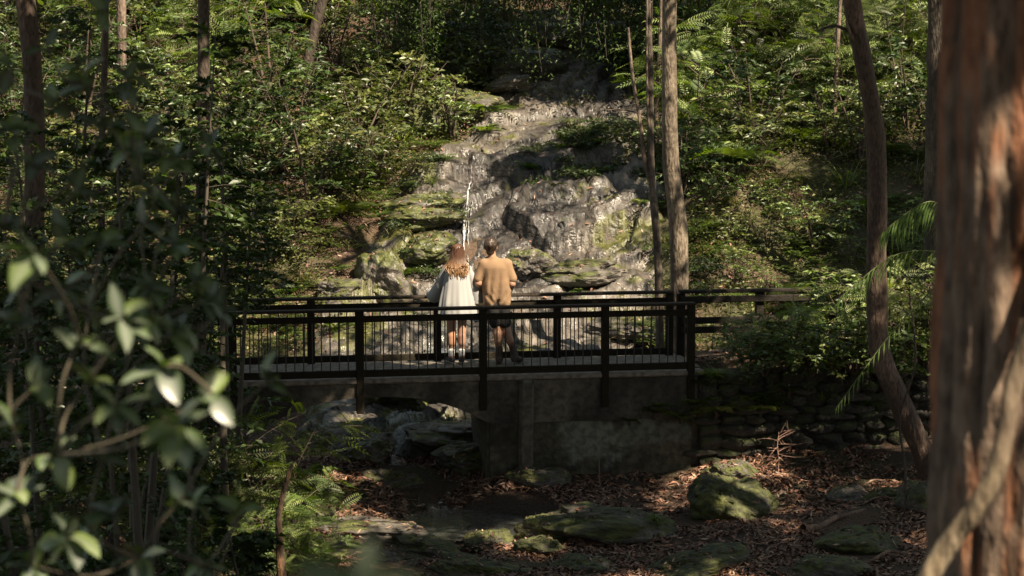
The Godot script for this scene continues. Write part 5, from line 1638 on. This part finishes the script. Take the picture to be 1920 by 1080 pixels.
	# tall dark understorey trees that screen the left side
	# [x, D, height, crown radius, where the leaves begin, where it stands]
	var spots := [[-5.0, 22.5, 5.8, 1.2, 0.25, "screening the upper left corner"], [-4.05, 24.3, 5.6, 1.2, 0.3, "left of the bridge end"], [-3.6, 26.4, 5.6, 1.0, 0.6, "before the left slope, nearest the bridge"], [-4.2, 27.4, 4.2, 0.9, 0.25, "over the far left end of the railing"], [-3.5, 18.5, 4.4, 0.9, 0.25, "behind the glossy near leaves"], [-4.3, 19.0, 5.5, 1.0, 0.25, "dim at the far left edge"], [-5.4, 24.0, 4.2, 1.1, 0.25, "left of the thick dark trunk's foot"],
		[-4.6, 27.5, 6.2, 1.2, 0.25, "behind the dark trunks at left"], [-5.9, 27.5, 6.2, 1.2, 0.25, "tall at the left edge"], [-4.1, 21.5, 4.6, 1.0, 0.25, "in the middle of the dark left bank"], [-2.35, 19.2, 2.2, 0.5, 0.25, "low and thin at the bottom left"], [-2.75, 12.5, 5.0, 0.7, 0.25, "blurred behind the near leaves at upper left"], [-2.5, 14.2, 5.4, 0.75, 0.55, "in soft focus over the left slope"], [-3.2, 13.6, 5.4, 0.8, 0.25, "in soft focus at the left edge"],
		[-3.5, 22.0, 6.6, 1.25, 0.58, "dense in front of the shaded left slope"], [-3.45, 24.8, 6.6, 1.2, 0.58, "dense, nearest the lit slope"], [-3.7, 20.3, 6.4, 1.1, 0.5, "dense, second from the lit slope"], [-4.4, 23.0, 6.6, 1.3, 0.4, "dense around the thin black trunk"]]
	for k in spots.size():
		var s: Array = spots[k]
		var p := bush(s[2], s[3], 1 if k % 2 else 2, 68 if k % 2 else 44, 22, 0.115, 0.05, D0, D1, "leaf", Color(0.07, 0.055, 0.04), s[4])
		p.get_child(0).name = "trunk"
		p.get_child(1).name = "crown"
		add_copy(p, "understorey_tree", "dark leafy small tree " + s[5], "tree", on(s[0], s[1], -0.05), R(0, TAU), 1.0, "dark understorey trees on the left")
	# palm with arching fronds by the leaning tree
	palm()
	# slim dead stems and a bare twiggy sapling before the wall
	var o := thing("bare_sapling", "small bare pinkish twiggy sapling in front of the dark wall", "sapling", on(3.72, 28.9, -0.03))
	var m := MB.new()
	var pc := Color(0.28, 0.17, 0.13)
	m.tube(PackedVector3Array([Vector3(0, -0.1, 0), Vector3(0.015, 0.25, 0), Vector3(-0.01, 0.45, 0), Vector3(0.01, 0.66, 0)]), taper(0.009, 0.004, 4), 6, pc)
	for k in 11:
		var b := Vector3(0.005, 0.28 + 0.034 * k, 0)
		var a := R(0, TAU)
		var d := Vector3(cos(a) - 0.25, R(-0.2, 0.7), sin(a)).normalized()
		var tw := curved(b, d, R(0.18, 0.5), Vector3(R(-.3, .3), R(-.3, .3), R(-.2, .2)), 5)
		m.tube(tw, taper(0.004, 0.0015, 6), 4, pc * R(0.7, 1.2))
		for j in 3: m.tube(curved(tw[1 + j], (d + rdir() * 1.1).normalized(), R(0.06, 0.2), rdir() * 0.3, 3), taper(0.003, 0.001, 4), 3, pc * R(0.7, 1.2))
	part("twigs", m.mesh(M.twig), o)
	o = thing("dead_stem", "single thin upright dead stem in the litter before the pale patches", "stem", on(1.23, 28.8, -0.03))
	m = MB.new()
	m.tube(PackedVector3Array([Vector3(0, -0.1, 0), Vector3(-0.01, 0.25, 0), Vector3(-0.02, 0.5, 0), Vector3(0.06, 0.56, 0.01)]), taper(0.011, 0.006, 4), 6, Color(0.16, 0.12, 0.09))
	part("stalk", m.mesh(M.twig), o)
	# fallen branches
	for q in [[1.75, 27.9, 0.4, 1.0, 0.028, "curved reddish fallen branch left of the tall mossy boulder"], [4.2, 26.8, 0.75, 1.3, 0.05, "thick decaying log piece near the lower right rocks"], [3.3, 26.5, -0.5, 0.7, 0.012, "short bare stick in the litter below the tall boulder"], [4.9, 27.6, 0.3, 1.0, 0.014, "thin stick lying toward the dark angular rock"], [-0.2, 26.9, 0.6, 0.9, 0.012, "thin dry stick at the right bank of the pool"], [5.0, 28.6, 0.35, 0.8, 0.02, "fallen stick close to the leaning tree's foot"], [4.6, 25.1, 0.5, 0.9, 0.03, "pale broken branch at the lower right corner"], [2.1, 25.9, -0.2, 0.6, 0.01, "small twig on the litter under the long boulder"], [-1.7, 26.5, 0.1, 0.8, 0.012, "dry stick lying on the pale creek slab"]]:
		o = thing("fallen_branch", q[5], "branch", on(q[0], q[1], q[4] * 0.7 + 0.02))
		m = MB.new()
		var l: float = q[3]
		var pts: Array = []
		for j in 5:
			var t := j / 4.0 - 0.5
			var xx: float = q[0] + cos(q[2]) * l * t
			var dd: float = q[1] + sin(q[2]) * l * t
			pts.append(Vector3(xx, top_h(xx, dd) + q[4] * 0.7 + 0.015 + (0.05 if j == 2 else 0.0), -dd) - o.position)
		part("limb", trunk_mesh(pts, q[4], q[4] * 0.5, Color(0.14, 0.085, 0.06), Color(0.27, 0.18, 0.13), "bark", 9, 6, 0.3), o)

func palm() -> void:
	rng.seed = 55
	var o := thing("palm", "young palm with arching feather fronds beside the big foreground trunk", "palm", Vector3(5.75, -1.5, -26.6))
	part("stem", trunk_mesh([Vector3(0, -0.3, 0), Vector3(0.05, 1.2, 0), Vector3(0.0, 2.4, 0), Vector3(0.02, 3.5, 0)], 0.07, 0.04, Color(0.08, 0.075, 0.045), Color(0.14, 0.13, 0.08)), o)
	var lm: Array[ArrayMesh] = []
	for k in 4:
		var mb := MB.new()
		mb.blade(Vector3.ZERO, Vector3(1, 0.12, 0).normalized(), 1.0, 0.075, [Color(0.10, 0.17, 0.04), Color(0.13, 0.2, 0.05), Color(0.08, 0.14, 0.035), Color(0.15, 0.22, 0.07)][k], 0.35 + 0.12 * k, 6)
		lm.append(mb.mesh(M.fern_leaf))
	# [crown point, mid, tip, leaflet length, leaflet hang]
	for q in [[Vector3(0.02, 3.5, 0), Vector3(-0.42, 4.08, 0.1), Vector3(-1.05, 3.72, 0.2), 0.5, 0.75], [Vector3(0, 3.4, 0), Vector3(-0.85, 3.42, 0.15), Vector3(-1.6, 2.86, 0.2), 0.36, 0.65], [Vector3(0, 3.3, 0), Vector3(-0.85, 2.55, 0.3), Vector3(-1.65, 1.5, 0.45), 0.24, 0.25], [Vector3(0, 3.0, 0), Vector3(0.4, 3.7, -0.2), Vector3(1.1, 3.4, -0.4), 0.45, 0.6], [Vector3(0, 3.0, 0), Vector3(0.1, 3.5, -0.6), Vector3(0.2, 3.1, -1.3), 0.45, 0.6]]:
		var rib := MB.new()
		var cv := trunk_path([q[0], q[1], q[2]], 14)
		rib.tube(cv, taper(0.014, 0.004, cv.size()), 6, Color(0.16, 0.19, 0.07))
		var f := part("frond", rib.mesh(M.fern_leaf), o)
		for j in range(5, cv.size()):
			for sd in [-1.0, 1.0]:
				var t := float(j) / (cv.size() - 1)
				var tg := (cv[mini(j + 1, cv.size() - 1)] - cv[j - 1]).normalized()
				var sdv: Vector3 = tg.cross(Vector3.UP).normalized() * sd
				var d: Vector3 = (sdv * (1.0 - q[4] * 0.5) + tg * (0.45 + 0.4 * t) - Vector3.UP * q[4]).normalized()
				var l := part("leaflet", lm[rng.randi() % 4], f)
				var up := (Vector3.UP - d * d.y).normalized()
				var k: float = q[3] * (0.45 + 0.55 * sin(PI * (0.15 + 0.75 * t))) * R(0.9, 1.1)
				l.transform = Transform3D(Basis(d * k, up * k, d.cross(up) * k * 0.9), cv[j])

func build_foreground() -> void:
	rng.seed = 202
	var o := thing("foreground_shrub", "out of focus shrub with whorls of large glossy leaves at the left", "shrub", Vector3(-1.6, 1.2, -5.4))
	var P := o.position
	var lm: Array[ArrayMesh] = []
	var cols := [Color(0.03, 0.052, 0.014), Color(0.04, 0.07, 0.017), Color(0.055, 0.095, 0.02), Color(0.03, 0.05, 0.018), Color(0.09, 0.13, 0.022)]
	for k in 5:
		var mb := MB.new()
		mb.fine_leaf(Vector3.ZERO, Vector3(1, 0, 0), Vector3.UP, 1.0, 0.42 + 0.04 * k, cols[k], 0.1 + 0.04 * k, 0.12 + 0.07 * k)
		lm.append(mb.mesh(M.gloss_leaf))
	var ends := ROSETTES.duplicate()
	var st := MB.new()
	for k in 26:
		var e0: Array = ROSETTES[rng.randi() % ROSETTES.size()]
		ends.append([e0[0] + R(-0.15, 0.1), e0[1] + R(-0.2, 0.15), e0[2] + R(0.3, 1.6)])
	for e in ends:
		var c := Vector3(e[0], e[1], -e[2]) - P
		# each twig springs from the nearest twig end below it
		var root := Vector3(R(-0.1, 0.1), -0.2, R(-.2, .2))
		var best := 9.0
		for e2 in ends:
			var c2 := Vector3(e2[0], e2[1], -e2[2]) - P
			var far := c2.distance_to(c) + (0.25 if c2.x > c.x else 0.0)
			if c2.y < c.y - 0.08 and far < best:
				best = far
				root = c2
		var mid := root.lerp(c, 0.55) + Vector3(R(-0.05, 0.02), R(-0.05, 0.03), R(-.04, .04))
		var pts := trunk_path([root, mid, c], 8)
		st.tube(pts, taper(0.005, 0.003, pts.size()), 6, Color(0.07, 0.055, 0.036))
		var td := (c - pts[pts.size() - 4]).normalized()
		var nl := 5 + rng.randi() % 3
		for k in nl:
			var a := TAU * k / nl + R(-.3, .3)
			var x := td.cross(Vector3.UP).normalized()
			var y := x.cross(td)
			var d := (x * cos(a) + y * sin(a) + td * R(0.2, 0.9) - Vector3.UP * 0.1).normalized()
			var up := (Vector3.UP + Vector3(R(-.4, .4), 0, R(-.1, .6)))
			up = (up - d * up.dot(d)).normalized()
			var l := part("leaf", lm[rng.randi() % 5], o)
			var s := R(0.06, 0.1)
			l.transform = Transform3D(Basis(d * s, up * s, d.cross(up) * s), c - td * R(0.0, 0.03))
	part("stems", st.mesh(M.twig), o)
	# a twig almost touching the lens at the bottom
	o = thing("near_sprig", "very blurred bright green sprig poking up at the bottom left of centre", "sprig", Vector3(-0.16, 3.5, -1.7))
	st = MB.new()
	var tip := Vector3(0.03, 0.42, 0.0)
	st.tube(PackedVector3Array([Vector3(-0.06, -0.6, 0), Vector3(-0.02, 0.0, 0), tip]), taper(0.005, 0.002, 3), 6, Color(0.1, 0.12, 0.05))
	part("stem", st.mesh(M.twig), o)
	var sm := MB.new()
	sm.fine_leaf(Vector3.ZERO, Vector3(1, 0, 0), Vector3.UP, 1.0, 0.45, Color(0.05, 0.09, 0.02), 0.15, 0.25)
	var sprig_leaf := sm.mesh(M.fern_leaf)
	for q in [[Vector3(-0.7, 0.5, 0.2), 0.06], [Vector3(0.8, 0.2, 0.1), 0.065], [Vector3(0.25, 0.75, -0.2), 0.05], [Vector3(0.6, -0.35, 0.3), 0.06]]:
		var d: Vector3 = q[0].normalized()
		var up := (Vector3(0.25, 0.7, 0.7) - d * d.dot(Vector3(0.25, 0.7, 0.7))).normalized()
		var l := part("leaf", sprig_leaf, o)
		l.transform = Transform3D(Basis(d * q[1], up * q[1], d.cross(up) * q[1]), tip)

func build_litter() -> void:
	rng.seed = 303
	var mats := [[Color(0.16, 0.08, 0.05), 0.12, 0.036], [Color(0.28, 0.19, 0.135), 0.11, 0.028], [Color(0.10, 0.05, 0.032), 0.10, 0.045]]
	for k in 3:
		var mb := MB.new()
		mb.leaf(Vector3(-mats[k][1] * 0.5, 0.0, 0), Vector3.RIGHT, Vector3.UP, mats[k][1], mats[k][2], mats[k][0], [0.3, -0.25, 0.4][k], [0.12, -0.1, 0.2][k])
		var ms := mb.mesh(M.dead_leaf)
		var xf: Array[Transform3D] = []
		var cc: Array[Color] = []
		var tries := 0
		while xf.size() < 22000 and tries < 90000:
			tries += 1
			var D := R(23.5, 30.5) if R(0, 1) < 0.7 else R(30.5, 47.0)
			var x := R(-1, 1) * (0.2443 * D + 0.8)
			var w := absf(x - creek_x(D))
			if D > 30 and D < 49:
				var rm := rock_mask(x, D)
				if rm > 0.5 and R(0, 1) < (0.985 if w < 0.7 else (0.9 if D < 41.0 else 0.95)): continue
				if D > 36 and rm < 0.3 and R(0, 1) < 0.4: continue
			elif w < 0.35 and R(0, 1) < 0.8: continue
			if Vector2((x + 0.35) / 1.0, (D - 27.75) / 1.0).length() < 1.0: continue
			if n1.get_noise_2d(x * 1.4 + 70.0, D * 1.4) > 0.28 and R(0, 1) < 0.7: continue
			var up := (up_at(x, D) + Vector3(R(-.5, .5), 0, R(-.5, .5))).normalized()
			var d := Vector3(R(-1, 1), 0, R(-1, 1))
			d = (d - up * d.dot(up)).normalized()
			var s := R(0.65, 1.25)
			xf.append(Transform3D(Basis(d * s, up * s, d.cross(up) * s), on(x, D, R(0.004, 0.03))))
			var g := R(0.6, 1.5)
			cc.append(Color(g * R(0.9, 1.15), g, g * R(0.85, 1.1)))
		# leaves that came to rest on the rocks
		for o in rock_nodes:
			var vs: PackedVector3Array = o.mesh.surface_get_arrays(0)[Mesh.ARRAY_VERTEX]
			var ns: PackedVector3Array = o.mesh.surface_get_arrays(0)[Mesh.ARRAY_NORMAL]
			for j in int(o.scale.x * 26.0):
				var at := rng.randi() % vs.size()
				var up: Vector3 = (o.basis.inverse().transposed() * ns[at]).normalized()
				if up.y < 0.6: continue
				up = (up + Vector3(R(-.4, .4), 0, R(-.4, .4))).normalized()
				var d := Vector3(R(-1, 1), 0, R(-1, 1))
				d = (d - up * d.dot(up)).normalized()
				var s := R(0.6, 1.1)
				xf.append(Transform3D(Basis(d * s, up * s, d.cross(up) * s), o.transform * vs[at] + up * 0.012))
				var g := R(0.6, 1.4)
				cc.append(Color(g, g, g))
		var mm := MultiMesh.new()
		mm.transform_format = MultiMesh.TRANSFORM_3D
		mm.use_colors = true
		mm.mesh = ms
		mm.instance_count = xf.size()
		for j in xf.size():
			mm.set_instance_transform(j, xf[j])
			mm.set_instance_color(j, cc[j])
		var o := MultiMeshInstance3D.new()
		o.name = ["fallen_leaves", "pale_fallen_leaves", "dark_fallen_leaves"][k]
		o.multimesh = mm
		add_child(o)
		tag(o, ["reddish brown fallen leaves strewn over the ground and rocks", "pale tan narrow fallen leaves strewn over the ground and rocks", "dark brown broad fallen leaves strewn over the ground and rocks"][k], "leaf litter", "", "stuff")

func build_undergrowth() -> void:
	rng.seed = 404
	var kinds := []
	for k in 3:
		var mb := MB.new()
		if k == 0:
			for j in 34: mb.leaf(Vector3(R(-.3, .3), R(0.02, 0.28), R(-.3, .3)), rdir(), (Vector3.UP * 0.6 + rdir() * 0.9).normalized(), R(0.05, 0.09), R(0.02, 0.04), vary(Color(0.07, 0.09, 0.02), Color(0.19, 0.2, 0.06)))
		elif k == 1:
			for j in 24:
				var a := R(0, TAU)
				mb.blade(Vector3(R(-.15, .15), 0, R(-.15, .15)), Vector3(cos(a), R(0.6, 2.0), sin(a)).normalized(), R(0.2, 0.45), 0.012, vary(Color(0.08, 0.1, 0.025), Color(0.26, 0.22, 0.1)), 0.6, 4)
		else:
			for j in 5:
				var a := R(0, TAU)
				mb.spray(Vector3(R(-.1, .1), 0.02, R(-.1, .1)), Vector3(cos(a), R(0.3, 0.9), sin(a)).normalized(), Vector3.UP, R(0.25, 0.42), 9, 0.085, 0.024, vary(Color(0.06, 0.1, 0.02), Color(0.17, 0.21, 0.06)), 0.4, rng)
		kinds.append(mb.mesh(M.fern_leaf))
	for k in 3:
		var xf: Array[Transform3D] = []
		var tries := 0
		while xf.size() < 4600 and tries < 42000:
			tries += 1
			var D := R(32.8, 60.0)
			var x := R(-1, 1) * (0.2443 * D + 1.0)
			var rm := rock_mask(x, D)
			if rm > 0.35 and R(0, 1) < 0.97: continue
			var wd := 29.45 + WS * x
			if D < wd + 2.6 and (x > 2.2 or x < -3.5): continue
			if n1.get_noise_2d(x * 1.1 + 20.0 * k, D * 1.1) < -0.05: continue
			xf.append(Transform3D(Basis(Vector3.UP, R(0, TAU)) * R(0.7, 1.4), on(x, D, -0.02)))
		var mm := MultiMesh.new()
		mm.transform_format = MultiMesh.TRANSFORM_3D
		mm.mesh = kinds[k]
		mm.instance_count = xf.size()
		for j in xf.size(): mm.set_instance_transform(j, xf[j])
		var o := MultiMeshInstance3D.new()
		o.name = ["leafy_undergrowth", "grass", "ferny_undergrowth"][k]
		o.multimesh = mm
		add_child(o)
		tag(o, ["low leafy ground cover over the hillside", "thin grass growing over the hillside", "low ferny ground cover over the hillside"][k], "undergrowth", "", "stuff")

func build_canopy() -> void:
	# [x, D, height above base, reach towards the creek, crown radius, clusters]
	var L := [
		[7.2, 16.5, 11, -2.0, 4.6, 230], [8.6, 21.0, 12, -2.0, 4.8, 230], [9.8, 25.5, 12, -2.5, 4.6, 200], [12.5, 19.0, 13, -1.0, 4.8, 200], [12.5, 24.0, 14, 0, 4.5, 160], [6.0, 11.5, 11, -2.5, 4.6, 230], [10.2, 13.0, 12, 0, 4.6, 180],
		[-4.4, 10.0, 9.5, 4.0, 4.2, 210], [-5.8, 15.5, 11, 4.2, 4.6, 230], [-6.4, 20.0, 11, 3.0, 4.2, 180], [4.8, 6.0, 8.0, -1.0, 4.0, 190], [5.2, -0.5, 7.0, -1.2, 3.8, 170], [9.2, 4.5, 9.0, 0, 4.2, 170], [2.4, -4.0, 7.0, 0, 4.0, 150], [-3.6, 3.5, 8, 1.0, 3.8, 150], [-3.4, -3.0, 7, 0, 4.0, 120],
		[-9.0, 26, 12, 0.5, 4.4, 170], [-10.5, 33, 13, 0, 4.4, 150], [12.2, 31, 14, -1.0, 4.4, 160], [13.5, 38, 15, -0.5, 4.4, 150], [-12.5, 41, 14, 0, 4.6, 130], [15.0, 46, 15, 0, 4.6, 130], [-15, 50, 14, 0, 4.6, 120], [13.5, 56, 14, 0, 4.6, 120], [-9.5, 18, 12, 0, 4.6, 150], [14, 8, 12, 0, 4.6, 120], [6.9, 23.2, 11.5, -5.0, 4.2, 190], [-6.9, 23.5, 11.0, 5.0, 4.4, 190]]
	for k in L.size():
		var q: Array = L[k]
		var at := Vector3(q[0], base_h(q[0], q[1]) - 0.2, -q[1])
		var o := thing("canopy_tree", "tall leafy canopy tree beyond the picture's %s edge, %d m along the creek" % ["left" if q[0] < 0 else "right", int(q[1]) + 10], "tree", at, 0.0, "canopy trees around the clearing")
		canopy_tree("", at, q[2], q[4], int(q[5] * 4.2), 0.2, 1000 + k, true, o, Vector3(q[3], q[2], 0))
